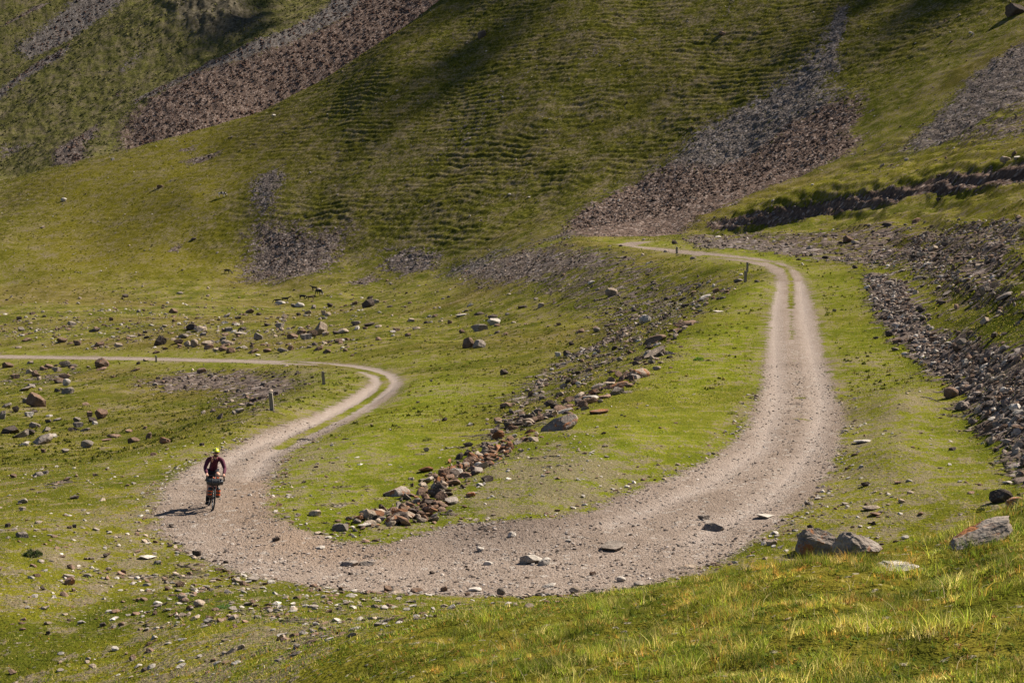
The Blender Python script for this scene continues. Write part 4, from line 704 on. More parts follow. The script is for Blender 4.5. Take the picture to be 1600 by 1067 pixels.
# red and brown heap down the ditch
dl = to_world([(572, 822), (600, 812), (640, 803), (668, 788), (684, 765), (705, 745), (738, 728), (765, 716), (790, 700), (810, 680)], 8, False)
rr = np.random.default_rng(77); N_ = 520; u = rr.uniform(0, len(dl) - 1.001, N_); i = u.astype(int); fr = (u - i)[:, None]
pp = dl[i] * (1 - fr) + dl[i + 1] * fr + rr.normal(size=(N_, 2)) * np.array([.5, .5])
scatter('ditch_rubble', 'red brown broken slabs heaped along the ditch', pp[:, 0], pp[:, 1], rsz(N_, .08, .60, 78, 2.4), .42, [(.17, .105, .07), TR, TB, TG, (.18, .09, .05), TD, TT], LOW2, sink=.1, jit=1.1)
bl = to_world([(830, 665), (850, 655), (905, 632), (930, 618), (965, 603), (1000, 582), (1030, 550), (1045, 535), (1070, 507), (1110, 468), (1150, 444)], 8, False)
N_ = 420; u = rr.uniform(0, len(bl) - 1.001, N_); i = u.astype(int); fr = (u - i)[:, None]; pp = bl[i] * (1 - fr) + bl[i + 1] * fr + rr.normal(size=(N_, 2)) * .6 + np.array([-.3, 0])
scatter('rim_rubble', 'brown broken slabs along the rim of the upper bench', pp[:, 0], pp[:, 1], rsz(N_, .12, .75, 79, 2.2), .40, [TR, TB, TB, TG, TT, TD], LOW2, sink=.15, jit=.8)
# ------------------------------------------------------------------ grass
def leaf_material(name, trans=.45):
    b = NB(name); t = b.attr('tint', 'Color'); b.put(b.b.inputs['Base Color'], t); b.b.inputs['Roughness'].default_value = .6; b.b.inputs['Specular IOR Level'].default_value = .04
    tr = b.n('ShaderNodeBsdfTranslucent'); b.put(tr.inputs[0], b.hsv(t, v=1.5)); mx = b.n('ShaderNodeMixShader'); mx.inputs[0].default_value = trans
    b.t.links.new(b.b.outputs[0], mx.inputs[1]); b.t.links.new(tr.outputs[0], mx.inputs[2]); b.t.links.new(mx.outputs[0], b.out.inputs[0])
    return b.m
M_BLADE = leaf_material('grass_blade')
GREEN, YGREEN, STRAW, RUSTY, DARKG, LIME = (.070, .105, .012), (.165, .180, .016), (.40, .32, .11), (.32, .16, .03), (.028, .044, .006), (.165, .215, .016)
def blades(name, label, x, y, h, w, lean, cols, az=None, seed=0, seg=2, lift=0.0):
    r = np.random.default_rng(seed); N = len(x); z = ter_z(x, y) - .006 + lift
    a = r.uniform(0, 2 * math.pi, N) if az is None else az
    sx, sy = np.cos(a), np.sin(a); b_ = a + math.pi / 2 + r.normal(size=N) * .7; wx, wy = np.cos(b_), np.sin(b_)
    ks = np.linspace(0, 1, seg + 1); rows = []
    for k in ks:
        off = lean * h * k ** 1.8; zz = z + h * (k - .25 * k * k * np.clip(lean, 0, 1.5)); ww = w * .5 * (1 - k) ** .7
        cx, cy = x + sx * off, y + sy * off
        if k < 1: rows.append(np.stack([cx - wx * ww, cy - wy * ww, zz], 1)); rows.append(np.stack([cx + wx * ww, cy + wy * ww, zz], 1))
        else: rows.append(np.stack([cx, cy, zz], 1))
    V = np.stack(rows, 1); nv = V.shape[1]; base = (np.arange(N) * nv)[:, None]
    tri = []
    for s_ in range(seg):
        p = 2 * s_
        if s_ < seg - 1: tri += [[p, p + 1, p + 3], [p, p + 3, p + 2]]
        else: tri += [[p, p + 1, p + 2]]
    F = (base[:, :, None] + np.array(tri)[None]).reshape(-1, 3)
    C = np.concatenate([cols, np.ones((N, 1))], 1)[:, None].repeat(nv, 1).reshape(-1, 4)
    o = mesh_from(name, V.reshape(-1, 3), F, M_BLADE, smooth=False, colors=C); o['kind'] = 'stuff'; o['label'] = label; o['category'] = 'grass'
    return o
def palette(cx, cy, seed, near=True):
    r = np.random.default_rng(seed); N = len(cx); pal = np.array([GREEN, YGREEN, STRAW, RUSTY, DARKG, LIME])
    a = fbm(cx, cy, 1.6, 3, seed + 5); b_ = fbm(cx, cy, .7, 2, seed + 9)
    w = np.stack([1.2 + 1.1 * (a > .1), 1.15 + .5 * (b_ > 0), .5 + 1.1 * (b_ > .2), .16 + 1.0 * (b_ < -.2) * (a < .1), .25 + 0 * a, .25 + .9 * (a < -.15)], 1)
    w = w / w.sum(1)[:, None]; k = (w.cumsum(1) < r.uniform(size=N)[:, None]).sum(1).clip(0, 5)
    return pal[k]
r_ = np.random.default_rng(55)
# tall grass of the near bank, in tufts
nt_ = 44000
tx_, ty_, tp_ = cand(nt_, 5.6, 19.5, 31, -.44, .44, 1.0)
kn = mask_at('knoll', tx_, ty_); pxg, pyg = project(tx_, ty_, ter_z(tx_, ty_))
gate = kn * (.16 + .84 * sstep(-.35, .25, fbm(tx_, ty_, .9, 3, 98))) * (.35 + .65 * sstep(480, 900, pxg))
tx_, ty_ = keep(tx_, ty_, tp_, gate)
qx, qy, _ = ground_at([c_[0] + d_ for c_ in ((1284, 866), (1343, 870), (1546, 850), (1432, 890)) for d_ in np.linspace(-.55, .55, 60) * {1284: 70, 1343: 78, 1546: 128, 1432: 112}[c_[0]]], [c_[1] + 2 for c_ in ((1284, 866), (1343, 870), (1546, 850), (1432, 890)) for d_ in range(60)], n=1500)
qx = qx + r_.normal(size=len(qx)) * .05; qy = qy - r_.uniform(0.02, .28, len(qy)); tx_ = np.concatenate([tx_, qx]); ty_ = np.concatenate([ty_, qy])
tc = palette(tx_, ty_, 61); hh = .04 + .085 * sstep(-.25, .5, fbm(tx_, ty_, .8, 3, 99)) ; hh *= np.where(r_.uniform(size=len(hh)) < .10, 1.7, 1.0); hh *= .55 + .45 * sstep(500, 1000, project(tx_, ty_, ter_z(tx_, ty_))[0])
NB_ = 12; N_ = len(tx_) * NB_; rad = r_.uniform(0, .045, N_) + .004; aa = r_.uniform(0, 2 * math.pi, N_)
bx, by = tx_.repeat(NB_) + rad * np.cos(aa), ty_.repeat(NB_) + rad * np.sin(aa)
gold = (fbm(tx_, ty_, .5, 2, 131) > .30) & (fbm(tx_, ty_, 3.0, 2, 132) > -.1); tc[gold] = np.array([(.38, .27, .06), (.31, .15, .035), (.34, .33, .05)])[r_.integers(0, 3, gold.sum())]
own = palette(bx, by, 63); cc = tc.repeat(NB_, 0) * .7 + own * .3; cc *= r_.uniform(.6, 1.5, N_)[:, None] * (.62 + .95 * sstep(-.45, .5, fbm(bx, by, .55, 3, 111)))[:, None]; cc[:, 0] *= 1 + .12 * sstep(.05, .4, fbm(bx, by, 1.9, 2, 112))
G1 = blades('tall_grass', 'long green and straw coloured grass on the near bank', bx, by, hh.repeat(NB_) * r_.uniform(.45, 1.25, N_), r_.uniform(.003, .0065, N_), r_.uniform(.15, 1.1, N_), cc, az=aa + r_.normal(size=N_) * .5, seed=64, seg=3)
# broad low leaves and yellow patches between the blades
n5 = 11000; x, y, pr = cand(n5, 6, 18, 33, -.44, .44); x, y = keep(x, y, pr, mask_at('knoll', x, y) * (.15 + .85 * (fbm(x, y, .8, 2, 101) > .15)))
k5 = 6; N_ = len(x) * k5; aa = np.tile(np.linspace(0, 2 * math.pi, k5, endpoint=False), len(x)) + r_.uniform(0, .8, N_)
pc = np.array([(.075, .12, .018), (.12, .16, .02), (.22, .22, .03), (.07, .10, .02), (.24, .13, .04)])[np.random.default_rng(3).integers(0, 5, len(x))].repeat(k5, 0) * r_.uniform(.8, 1.25, N_)[:, None]
blades('broad_leaves', 'low broad leaved herbs growing between the long grass', x.repeat(k5), y.repeat(k5), r_.uniform(.015, .035, N_), r_.uniform(.008, .018, N_), r_.uniform(.6, 1.6, N_), pc, az=aa, seed=71, seg=3, lift=.015)
# dry stalks
n6 = 900; x, y, pr = cand(n6, 6.5, 18, 35, -.44, .44); x, y = keep(x, y, pr, mask_at('knoll', x, y) * .8); N_ = len(x)
blades('dry_stalks', 'pale dry stalks standing above the grass', x, y, r_.uniform(.12, .24, N_), np.full(N_, .004), r_.uniform(.1, 1.6, N_), np.tile(np.array([(.38, .31, .18)]), (N_, 1)) * r_.uniform(.6, 1.2, N_)[:, None], seed=73, seg=3)
# short turf on the near lawns
x, y, pr = cand(520000, 16.5, 66, 37, -.43, .43, 0.9)
m_ = (1 - np.clip(mask_at('road', x, y) * 2.6 - .25 + .9 * fbm(x, y, .9, 2, 103), 0, 1)) * (.35 + .65 * sstep(-.4, .3, fbm(x, y, 1.3, 3, 104))) * (1 - .75 * (mask_at('scree', x, y) > .45))
x, y = keep(x, y, pr, m_); N_ = len(x); lu = mask_at('lush', x, y)[:, None]; kn = mask_at('knoll', x, y)
c1 = palette(x, y, 81); lus = np.array([(.115, .148, .008), (.175, .185, .012), (.065, .095, .008), (.22, .20, .022)])[r_.integers(0, 4, N_)]
cc = c1 * (1 - lu * .85) + lus * lu * .85; cc *= r_.uniform(.7, 1.35, N_)[:, None]
blades('short_turf', 'short grazed turf on the lawns around the hairpin', x, y, r_.uniform(.018, .05, N_) * (1 + .8 * (fbm(x, y, .8, 2, 105) > .3)), r_.uniform(.010, .022, N_), r_.uniform(.2, 1.1, N_), cc, seed=83, seg=1)

# tussocks that roughen the meadows and the hillside
def tuss(name, label, n_, y0, y1, seed, hgt, wid, f_fn, pal, p=1.0, k=3):
    x, y, pr = cand(n_, y0, y1, seed, -.42, .42, p); x, y = keep(x, y, pr, f_fn(x, y)); r = np.random.default_rng(seed)
    N_ = len(x) * k; c = np.array(pal)[r.integers(0, len(pal), len(x))].repeat(k, 0) * r.uniform(.75, 1.3, N_)[:, None]; s_ = r.uniform(.6, 1.3, len(x)).repeat(k)
    o = blades(name, label, x.repeat(k) + r.normal(size=N_) * wid * .35, y.repeat(k) + r.normal(size=N_) * wid * .35, hgt * s_ * r.uniform(.6, 1.2, N_), wid * s_, r.uniform(.1, .9, N_), c, seed=seed + 1, seg=2)
no = lambda x, y: (mask_at('road_full', x, y) < .1) * (mask_at('scree', x, y) < .55)
tuss('meadow_tussocks', 'small olive tussocks over the valley meadow', 60000, 60, 340, 201, .13, .16, lambda x, y: no(x, y) * (1 - .97 * mask_at('lush', x, y)) * sstep(-.35, .45, fbm(x, y, 7, 3, 202)), [(.050, .058, .008), (.098, .100, .012), (.036, .040, .008), (.15, .125, .03)], 1.3)
tuss('hillside_tussocks', 'coarse grass tussocks over the terraced hillside', 90000, 370, 640, 203, .24, .34, lambda x, y: (mask_at('scree', x, y) < .6) * (.25 + .75 * mask_at('hill', x, y)) * sstep(-.5, .4, fbm(x, y, 12, 3, 204)), [(.045, .050, .007), (.100, .098, .012), (.030, .034, .006), (.12, .10, .018)], 1.0)
tuss('distant_tussocks', 'coarse grass on the distant mountainside', 45000, 740, 1060, 205, .8, .9, lambda x, y: (mask_at('scree', x, y) < .6) * (x < 20) * sstep(-.5, .4, fbm(x, y, 20, 3, 206)), [(.045, .046, .018), (.115, .105, .040), (.030, .030, .012)], 1.0)

x, y, pr = cand(300000, 58, 150, 221, -.42, .42, 1.1)
x, y = keep(x, y, pr, no(x, y) * (1 - np.clip(mask_at('road', x, y) * 3, 0, 1)) * (.35 + .65 * sstep(-.4, .3, fbm(x, y, 2.2, 3, 222)))); N_ = len(x); lu = mask_at('lush', x, y)[:, None]
mo = np.array([(.060, .068, .009), (.11, .105, .014), (.045, .052, .008), (.15, .125, .025)])[r_.integers(0, 4, N_)]; lus = np.array([(.115, .145, .008), (.185, .182, .013), (.075, .10, .008), (.21, .19, .02)])[r_.integers(0, 4, N_)]
blades('grazed_turf', 'grazed turf farther along the benches', x, y, r_.uniform(.035, .09, N_), r_.uniform(.03, .06, N_), r_.uniform(.2, 1.2, N_), (mo * (1 - lu) + lus * lu) * r_.uniform(.75, 1.3, N_)[:, None], seed=223, seg=1)
# ------------------------------------------------------------------ built objects
def simple_mat(name, col, rough=.6, metal=0.0, var=.15, scale=20, spec=.3):
    b = NB(name); n_ = b.noise(b.obj(), scale, 3, .6)
    c = b.mix(n_, tuple(v * (1 - var) for v in col), tuple(v * (1 + var) for v in col)); b.put(b.b.inputs['Base Color'], c)
    b.b.inputs['Roughness'].default_value = rough; b.b.inputs['Metallic'].default_value = metal; b.b.inputs['Specular IOR Level'].default_value = spec
    return b.m
def link(name, me, mat=None, parent=None, smooth=True):
    o = bpy.data.objects.new(name, me); COL.objects.link(o)
    if mat: me.materials.clear(); me.materials.append(mat)
    if smooth:
        for p in me.polygons: p.use_smooth = True
    if parent: o.parent = parent
    return o
def empty(name, loc, rot=(0, 0, 0), **props):
    o = bpy.data.objects.new(name, None); COL.objects.link(o); o.location = loc; o.rotation_euler = rot; o.empty_display_size = .2
    for k, v in props.items(): o[k] = v
    return o
def bm_obj(name, bm, mat, parent=None, smooth=True):
    me = bpy.data.meshes.new(name); bm.normal_update(); bm.to_mesh(me); bm.free(); return link(name, me, mat, parent, smooth)
def tube(bm, ptsl, rad, seg=8, caps=True):
    P3 = [Vector(p) for p in ptsl]; rr = rad if isinstance(rad, (list, tuple)) else [rad] * len(P3); rings = []
    up = Vector((0, 0, 1)) if abs((P3[1] - P3[0]).normalized().z) < .9 else Vector((1, 0, 0))
    for i, p in enumerate(P3):
        d = (P3[min(i + 1, len(P3) - 1)] - P3[max(i - 1, 0)]).normalized(); u = d.cross(up).normalized(); v = u.cross(d).normalized(); up = v if abs(d.dot(v)) < .9 else up
        rings.append([bm.verts.new(p + (u * math.cos(2 * math.pi * k / seg) + v * math.sin(2 * math.pi * k / seg)) * rr[i]) for k in range(seg)])
    for a, b in zip(rings[:-1], rings[1:]):
        for k in range(seg): bm.faces.new((a[k], a[(k + 1) % seg], b[(k + 1) % seg], b[k]))
    if caps: bm.faces.new(rings[0][::-1]); bm.faces.new(rings[-1])
def ring(bm, c, R0, r0, nseg=40, k=8, sx=1.0):
    c = Vector(c); rows = []
    for i in range(nseg):
        a = 2 * math.pi * i / nseg; d = Vector((0, math.cos(a), math.sin(a)))
        rows.append([bm.verts.new(c + d * (R0 + r0 * math.cos(2 * math.pi * j / k)) + Vector((1, 0, 0)) * r0 * sx * math.sin(2 * math.pi * j / k)) for j in range(k)])
    for i in range(nseg):
        for j in range(k): bm.faces.new((rows[i][j], rows[(i + 1) % nseg][j], rows[(i + 1) % nseg][(j + 1) % k], rows[i][(j + 1) % k]))
def ellipsoid(bm, c, r, sub=2, rot=None):
    m = Matrix.Translation(c) @ (rot.to_matrix().to_4x4() if rot else Matrix()) @ Matrix.Diagonal((*r, 1)); bmesh.ops.create_icosphere(bm, subdivisions=sub, radius=1, matrix=m)
def skinned(name, J, E, mat, parent=None, sub=2, root=0):
    """one continuous body grown round connected joints; J = [(x, y, z, rx, ry)]"""
    me = bpy.data.meshes.new(name); me.from_pydata([j[:3] for j in J], E, []); o = bpy.data.objects.new(name, me); COL.objects.link(o)
    sk = o.modifiers.new('s', 'SKIN'); sk.use_smooth_shade = True; sk.branch_smoothing = .6
    me.skin_vertices or me.attributes
    for i, j in enumerate(J):
        s = me.skin_vertices[0].data[i]; s.radius = (j[3], j[4] if len(j) > 4 else j[3]); s.use_root = (i == root)
    sb = o.modifiers.new('d', 'SUBSURF'); sb.levels = sub; sb.render_levels = sub
    dg = bpy.context.evaluated_depsgraph_get(); nm = bpy.data.meshes.new_from_object(o.evaluated_get(dg)); bpy.data.objects.remove(o); bpy.data.meshes.remove(me)
    nm.name = name
    return link(name, nm, mat, parent)

# ---- cyclist and bicycle.  local frame: +Y ahead, +X rider's right, origin where the front tyre touches the track
fx0, fy0, fz0 = (float(v[0]) for v in ground_at([332.5], [796.5], n=2600))
bz_rear = float(ter_z(fx0 - .29, fy0 + 1.0))
pit = math.atan2(fz0 - bz_rear, 1.03)
BIKE_ROT = Euler((pit, R(-5.5), R(180 + 16.5)), 'XYZ')
bike = empty('bicycle', (fx0, fy0, fz0 - .008), BIKE_ROT, label='loaded touring bicycle with drop handlebar ridden toward the hairpin', category='bicycle')
K = simple_mat('black_rubber', (.016, .016, .017), .75); KM = simple_mat('dark_metal', (.05, .05, .055), .35, .8); FR = simple_mat('frame_paint', (.10, .030, .022), .35, 0, .1, 20, .5); AL = simple_mat('worn_alloy', (.45, .44, .42), .35, .9); BR = simple_mat('brown_leather', (.12, .055, .03), .6)
OR = simple_mat('orange_fabric', (.42, .065, .012), .6); BG = simple_mat('black_waterproof_fabric', (.022, .023, .025), .38, 0, .3, 9, .5)
WR = .335
for wy in (0.0, -1.03):
    bm = bmesh.new(); ring(bm, (0, wy, WR), WR - .045, .011, 48, 6, 1.3); w_ = bm_obj('wheel', bm, KM, bike)
    bm = bmesh.new(); ring(bm, (0, wy, WR), WR - .022, .022, 48, 8); bm_obj('tyre', bm, K, w_)
    bm = bmesh.new()
    for k in range(24):
        a = 2 * math.pi * k / 24; sd = .022 if k % 2 else -.022
        tube(bm, [(sd, wy + .02 * math.cos(a + .6), WR + .02 * math.sin(a + .6)), (0, wy + (WR - .05) * math.cos(a), WR + (WR - .05) * math.sin(a))], .0014, 4, False)
    bm_obj('spokes', bm, AL, w_)
    bm = bmesh.new(); tube(bm, [(-.05, wy, WR), (.05, wy, WR)], .018, 10); bm_obj('hub', bm, KM, w_)
bm = bmesh.new()
HT, HB, BB, ST, RA = (0, -.19, .86), (0, -.145, .71), (0, -.60, .285), (0, -.76, .80), (0, -1.03, WR)
tube(bm, [HT, HB], .022); tube(bm, [(0, -.19, .84), (0, -.74, .76)], .017); tube(bm, [HB, BB], .021); tube(bm, [BB, ST, (0, -.79, .90)], [.017, .016, .014]); tube(bm, [(0, -.58, .285), (0, -.62, .285)], .03)
for s in (-1, 1):
    tube(bm, [(s * .02, -.61, .285), (s * .055, -.85, .31), (s * .06, -1.03, WR)], .011); tube(bm, [(s * .012, -.75, .77), (s * .05, -.92, .55), (s * .06, -1.03, WR)], .009)
bm_obj('frame', bm, FR, bike)
bm = bmesh.new(); tube(bm, [HB, (0, -.135, .69)], .022)
for s in (-1, 1): tube(bm, [(0, -.137, .695), (s * .045, -.125, .67), (s * .052, -.09, .55), (s * .05, 0, WR)], [.018, .016, .014, .011])
bm_obj('fork', bm, FR, bike)
bm = bmesh.new(); tube(bm, [HT, (0, -.20, .92), (0, -.12, .95)], .017)
tube(bm, [(-.22, -.11, .952), (0, -.12, .95), (.22, -.11, .952)], .014)
hb = bm_obj('handlebar', bm, KM, bike)
for s in (-1, 1):
    bm = bmesh.new(); tube(bm, [(s * .19, -.115, .952), (s * .222, -.08, .950), (s * .228, -.02, .945), (s * .235, .03, .915), (s * .245, .03, .865), (s * .252, -.02, .825), (s * .258, -.11, .82)], .0165, 8); bm_obj('bar_tape', bm, K, hb)
    bm = bmesh.new(); tube(bm, [(s * .230, .0, .95), (s * .232, .05, .975), (s * .236, .075, 1.0)], [.02, .019, .013]); bm_obj('brake_hood', bm, BR, hb)
    bm = bmesh.new(); tube(bm, [(s * .236, .075, .965), (s * .25, .085, .90), (s * .262, .06, .83)], [.009, .008, .006]); bm_obj('brake_lever', bm, KM, hb)
bm = bmesh.new(); ellipsoid(bm, (0, -.83, .93), (.07, .13, .028)); ellipsoid(bm, (0, -.70, .93), (.025, .09, .02)); bm_obj('saddle', bm, K, bike)
bm = bmesh.new(); ring(bm, (.05, -.60, .285), .09, .006, 28, 5); tube(bm, [(.045, -.6, .285), (.055, -.6, .285)], .07, 16); tube(bm, [(-.07, -.6, .285), (.07, -.6, .285)], .014); tube(bm, [(.07, -.6, .285), (.075, -.60, .115)], .012); tube(bm, [(-.07, -.6, .285), (-.075, -.60, .455)], .012); cr = bm_obj('crankset', bm, KM, bike)
for s, z in ((1, .115), (-1, .455)):
    bm = bmesh.new(); bmesh.ops.create_cube(bm, size=1, matrix=Matrix.Translation((s * .125, -.60, z)) @ Matrix.Diagonal((.09, .07, .018, 1))); bm_obj('pedal', bm, KM, cr)
# luggage strapped to the bike
def bag(name, loc, label):
    e = empty(name, loc, (0, 0, 0), label=label, category='bag'); return e
Mb = Matrix.LocRotScale(bike.location, BIKE_ROT, None)
def world_empty(name, local, **kw):
    e = empty(name, Mb @ Vector(local), BIKE_ROT, **kw); return e
hbag = world_empty('handlebar_bag', (0, .05, .80), label='black dry bag rolled and strapped across the handlebar', category='bag')
bm = bmesh.new(); q = random.Random(4)
tube(bm, [(-.225, 0, .0), (-.215, 0, .0), (-.16, 0, .0), (-.08, .01, -.005), (0, .012, -.01), (.08, .01, -.005), (.16, 0, 0), (.215, 0, 0), (.225, 0, 0)], [.03, .07, .088, .094, .092, .096, .09, .068, .03], 14)
for v in bm.verts: v.co += Vector((q.uniform(-1, 1), q.uniform(-1, 1), q.uniform(-1, 1))) * .010
bm_obj('bag_body', bm, BG, hbag)
for x_ in (-.09, .09):
    bm = bmesh.new(); ring(bm, (x_, .008, -.004), .097, .006, 24, 5, 2.2); bm_obj('strap', bm, K, hbag)
for x_, w_ in ((.045, .035), (-.06, .03)):
    bm = bmesh.new(); ellipsoid(bm, (x_, -.01, .105), (w_, .035, .022)); bm_obj('buckle_pouch', bm, OR, hbag)
bm = bmesh.new(); bmesh.ops.create_cube(bm, size=1, matrix=Matrix.Translation((0, -.09, .165)) @ Matrix.Rotation(.5, 4, 'X') @ Matrix.Diagonal((.05, .08, .018, 1))); bm_obj('computer', bm, K, bike).location = (0, .05, .80)
for s, nm in ((1, 'black fork bag with two orange straps beside the rider\'s black shoe'), (-1, 'fork bag wrapped in broad orange straps under the raised knee')):
    fb = world_empty('fork_bag', (s * .115, -.05, .50), label=nm, category='bag', group='bags strapped to the fork')
    bm = bmesh.new(); tube(bm, [(0, -.005, -.155), (0, -.005, -.14), (0, 0, -.07), (0, 0, .05), (0, 0, .12), (0, 0, .14)], [.03, .052, .06, .06, .05, .02], 12)
    for v in bm.verts: v.co += Vector((q.uniform(-1, 1), q.uniform(-1, 1), q.uniform(-1, 1))) * .005
    bm_obj('bag_body', bm, BG, fb)
    for zc, hh_ in (((-.06, .018), (.03, .018)) if s > 0 else ((-.06, .026), (.04, .026))):
        bm = bmesh.new(); tube(bm, [(0, 0, zc - hh_), (0, 0, zc + hh_)], .065, 16, False); bm_obj('strap', bm, OR, fb)

# ---- the rider
SK = simple_mat('tan_skin', (.50, .27, .185), .55); MR = simple_mat('burgundy_jersey', (.072, .009, .025), .8, 0, .2, 14); SH = simple_mat('black_shorts', (.014, .014, .016), .7); SO = simple_mat('black_sock', (.012, .012, .013), .9); SE = simple_mat('khaki_shoe_sole', (.28, .24, .13), .7); HY = simple_mat('yellow_helmet_shell', (.55, .58, .02), .35, 0, .05, 10, .5); BE = simple_mat('brown_beard', (.055, .028, .015), .9); LN = simple_mat('dark_lens', (.01, .01, .012), .15, 0, .1, 10, .6); CH = simple_mat('pale_collar_lining', (.40, .33, .24), .8)  # skin is one tan base tone with slight noise
pers = world_empty('person', (0, 0, 0), label='bearded cyclist in burgundy jersey, black shorts and bright yellow helmet riding on the hairpin', category='person')
hipR, hipL = (.085, -.79, .97), (-.085, -.79, .97)
kR, kL = (.105, -.50, .60), (-.115, -.40, .955)
aR, aL = (.115, -.66, .175), (-.125, -.66, .535)
shR, shL = (.185, -.37, 1.375), (-.185, -.37, 1.375)
eR, eL = (.275, -.25, 1.14), (-.275, -.25, 1.14)
wRr, wL = (.232, -.03, 1.005), (-.232, -.03, 1.005)
J = [(0, -.80, 1.0, .125, .11), (0, -.70, 1.14, .115, .10), (0, -.55, 1.28, .125, .105), (0, -.42, 1.38, .12, .095), (0, -.335, 1.44, .055, .055), (0, -.285, 1.49, .05, .055), (0, -.265, 1.54, .078, .088), (0, -.255, 1.60, .078, .09),
     (.10, -.39, 1.395, .075), (*shR, .062), (.24, -.30, 1.24, .048), (*eR, .040), (.255, -.13, 1.07, .038), (*wRr, .026),
     (-.10, -.39, 1.395, .075), (*shL, .062), (-.24, -.30, 1.24, .048), (*eL, .040), (-.255, -.13, 1.07, .038), (*wL, .026),
     (*hipR, .095), (.10, -.63, .77, .08), (*kR, .056), (.11, -.60, .42, .055), (*aR, .036),
     (*hipL, .095), (-.105, -.57, .965, .08), (*kL, .058), (-.12, -.545, .75, .055), (*aL, .036)]
E = [(0, 1), (1, 2), (2, 3), (3, 4), (4, 5), (5, 6), (6, 7), (3, 8), (8, 9), (9, 10), (10, 11), (11, 12), (12, 13), (3, 14), (14, 15), (15, 16), (16, 17), (17, 18), (18, 19), (0, 20), (20, 21), (21, 22), (22, 23), (23, 24), (0, 25), (25, 26), (26, 27), (27, 28), (28, 29)]
# palms and fingers curled over the hoods
def hand(s, J, E, wi):
    w = Vector(J[wi][:3]); n0 = len(J)
    J.append((w.x, w.y + .045, w.z - .006, .030, .020)); E.append((wi, n0)); J.append((w.x + s * .002, w.y + .080, w.z - .008, .034, .018)); E.append((n0, n0 + 1))
    for k, (dx, ln) in enumerate(((-.027, .062), (-.009, .070), (.009, .066), (.026, .052))):
        a = len(J); J.append((w.x + dx, w.y + .085 + .35 * ln, w.z - .012, .0085)); J.append((w.x + dx * 1.05, w.y + .088 + .6 * ln, w.z - .035, .0078)); J.append((w.x + dx * .9, w.y + .075 + .45 * ln, w.z - .058, .0068)); E += [(n0 + 1, a), (a, a + 1), (a + 1, a + 2)]
    a = len(J); J.append((w.x - s * .030, w.y + .055, w.z - .016, .010)); J.append((w.x - s * .038, w.y + .082, w.z - .034, .0085)); J.append((w.x - s * .026, w.y + .10, w.z - .05, .007)); E += [(n0, a), (a, a + 1), (a + 1, a + 2)]
hand(1, J, E, 13); hand(-1, J, E, 19)
body = skinned('body', J, E, SK, pers, 2)
def grow(name, idx, extra, mat, scale_=None):
    """cloth that follows the chosen joints a little outside the body"""
    m_ = {j: k for k, j in enumerate(idx)}; JJ = [(*J[i][:3], J[i][3] + extra, (J[i][4] if len(J[i]) > 4 else J[i][3]) + extra) for i in idx]
    EE = [(m_[a], m_[b]) for a, b in E if a in m_ and b in m_]; return skinned(name, JJ, EE, mat, body, 2)
grow('jersey', [0, 1, 2, 3, 4, 8, 9, 10, 11, 12, 13, 14, 15, 16, 17, 18, 19], .013, MR)
J[13] = J[13]; J2 = J
sj = list(J); 
J += [(.104, -.535, .655, .066), (-.112, -.45, .965, .066)]; E += [(21, len(J) - 2), (26, len(J) - 1)]
grow('shorts', [0, 20, 21, 25, 26, len(J) - 2, len(J) - 1], .014, SH)
for side, (a_, k_) in {1: (aR, kR), -1: (aL, kL)}.items():
    A_, K_ = Vector(a_), Vector(k_); mid_ = A_.lerp(K_, .42)
    skinned('sock', [(*A_.lerp(K_, -.05), .042), (*A_.lerp(K_, .2), .050), (*mid_, .060)], [(0, 1), (1, 2)], SO, body, 1)
    F_ = A_ + Vector((0, 0, -.045))
    sh = skinned('shoe', [(F_.x, F_.y - .05, F_.z + .01, .036, .034), (F_.x, F_.y + .04, F_.z, .040, .034), (F_.x + side * .006, F_.y + .13, F_.z - .012, .046, .026), (F_.x + side * .008, F_.y + .19, F_.z - .014, .032, .018)], [(0, 1), (1, 2), (2, 3)], SO if side == 1 else OR, body, 2)
    bm = bmesh.new(); bmesh.ops.create_cube(bm, size=1, matrix=Matrix.Translation((F_.x, F_.y + .07, F_.z - .040)) @ Matrix.Diagonal((.082, .26, .018, 1))); bmesh.ops.bevel(bm, geom=bm.edges[:], offset=.006, segments=2); bm_obj('sole', bm, SE if side == -1 else SO, sh)
# head details: face forward is +Y
hc = Vector((0, -.255, 1.575))
bm = bmesh.new(); ellipsoid(bm, hc + Vector((0, .088, -.018)), (.011, .020, .022), 2); bm_obj('nose', bm, SK, body)
for s in (-1, 1): bm = bmesh.new(); ellipsoid(bm, hc + Vector((s * .080, .0, -.01)), (.012, .018, .030), 2); bm_obj('ear', bm, SK, body)
bm = bmesh.new(); ellipsoid(bm, hc + Vector((0, .036, -.075)), (.066, .060, .045), 3); bm_obj('beard', bm, BE, body)
bm = bmesh.new(); ellipsoid(bm, hc + Vector((0, .092, -.052)), (.022, .010, .006), 2); bm_obj('mouth', bm, simple_mat('lips', (.35, .13, .10), .5), body)
bm = bmesh.new()
for s in (-1, 1): ellipsoid(bm, hc + Vector((s * .034, .078, .006)), (.030, .016, .019), 2); tube(bm, [hc + Vector((s * .06, .07, .01)), hc + Vector((s * .084, .0, .012))], .004, 5)
tube(bm, [hc + Vector((-.012, .094, .01)), hc + Vector((.012, .094, .01))], .004, 5); bm_obj('sunglasses', bm, LN, body)
bm = bmesh.new(); bmesh.ops.create_uvsphere(bm, u_segments=24, v_segments=16, radius=1, matrix=Matrix.Translation(hc + Vector((0, -.01, .045))) @ Matrix.Rotation(R(-8), 4, 'X') @ Matrix.Diagonal((.098, .138, .100, 1)))
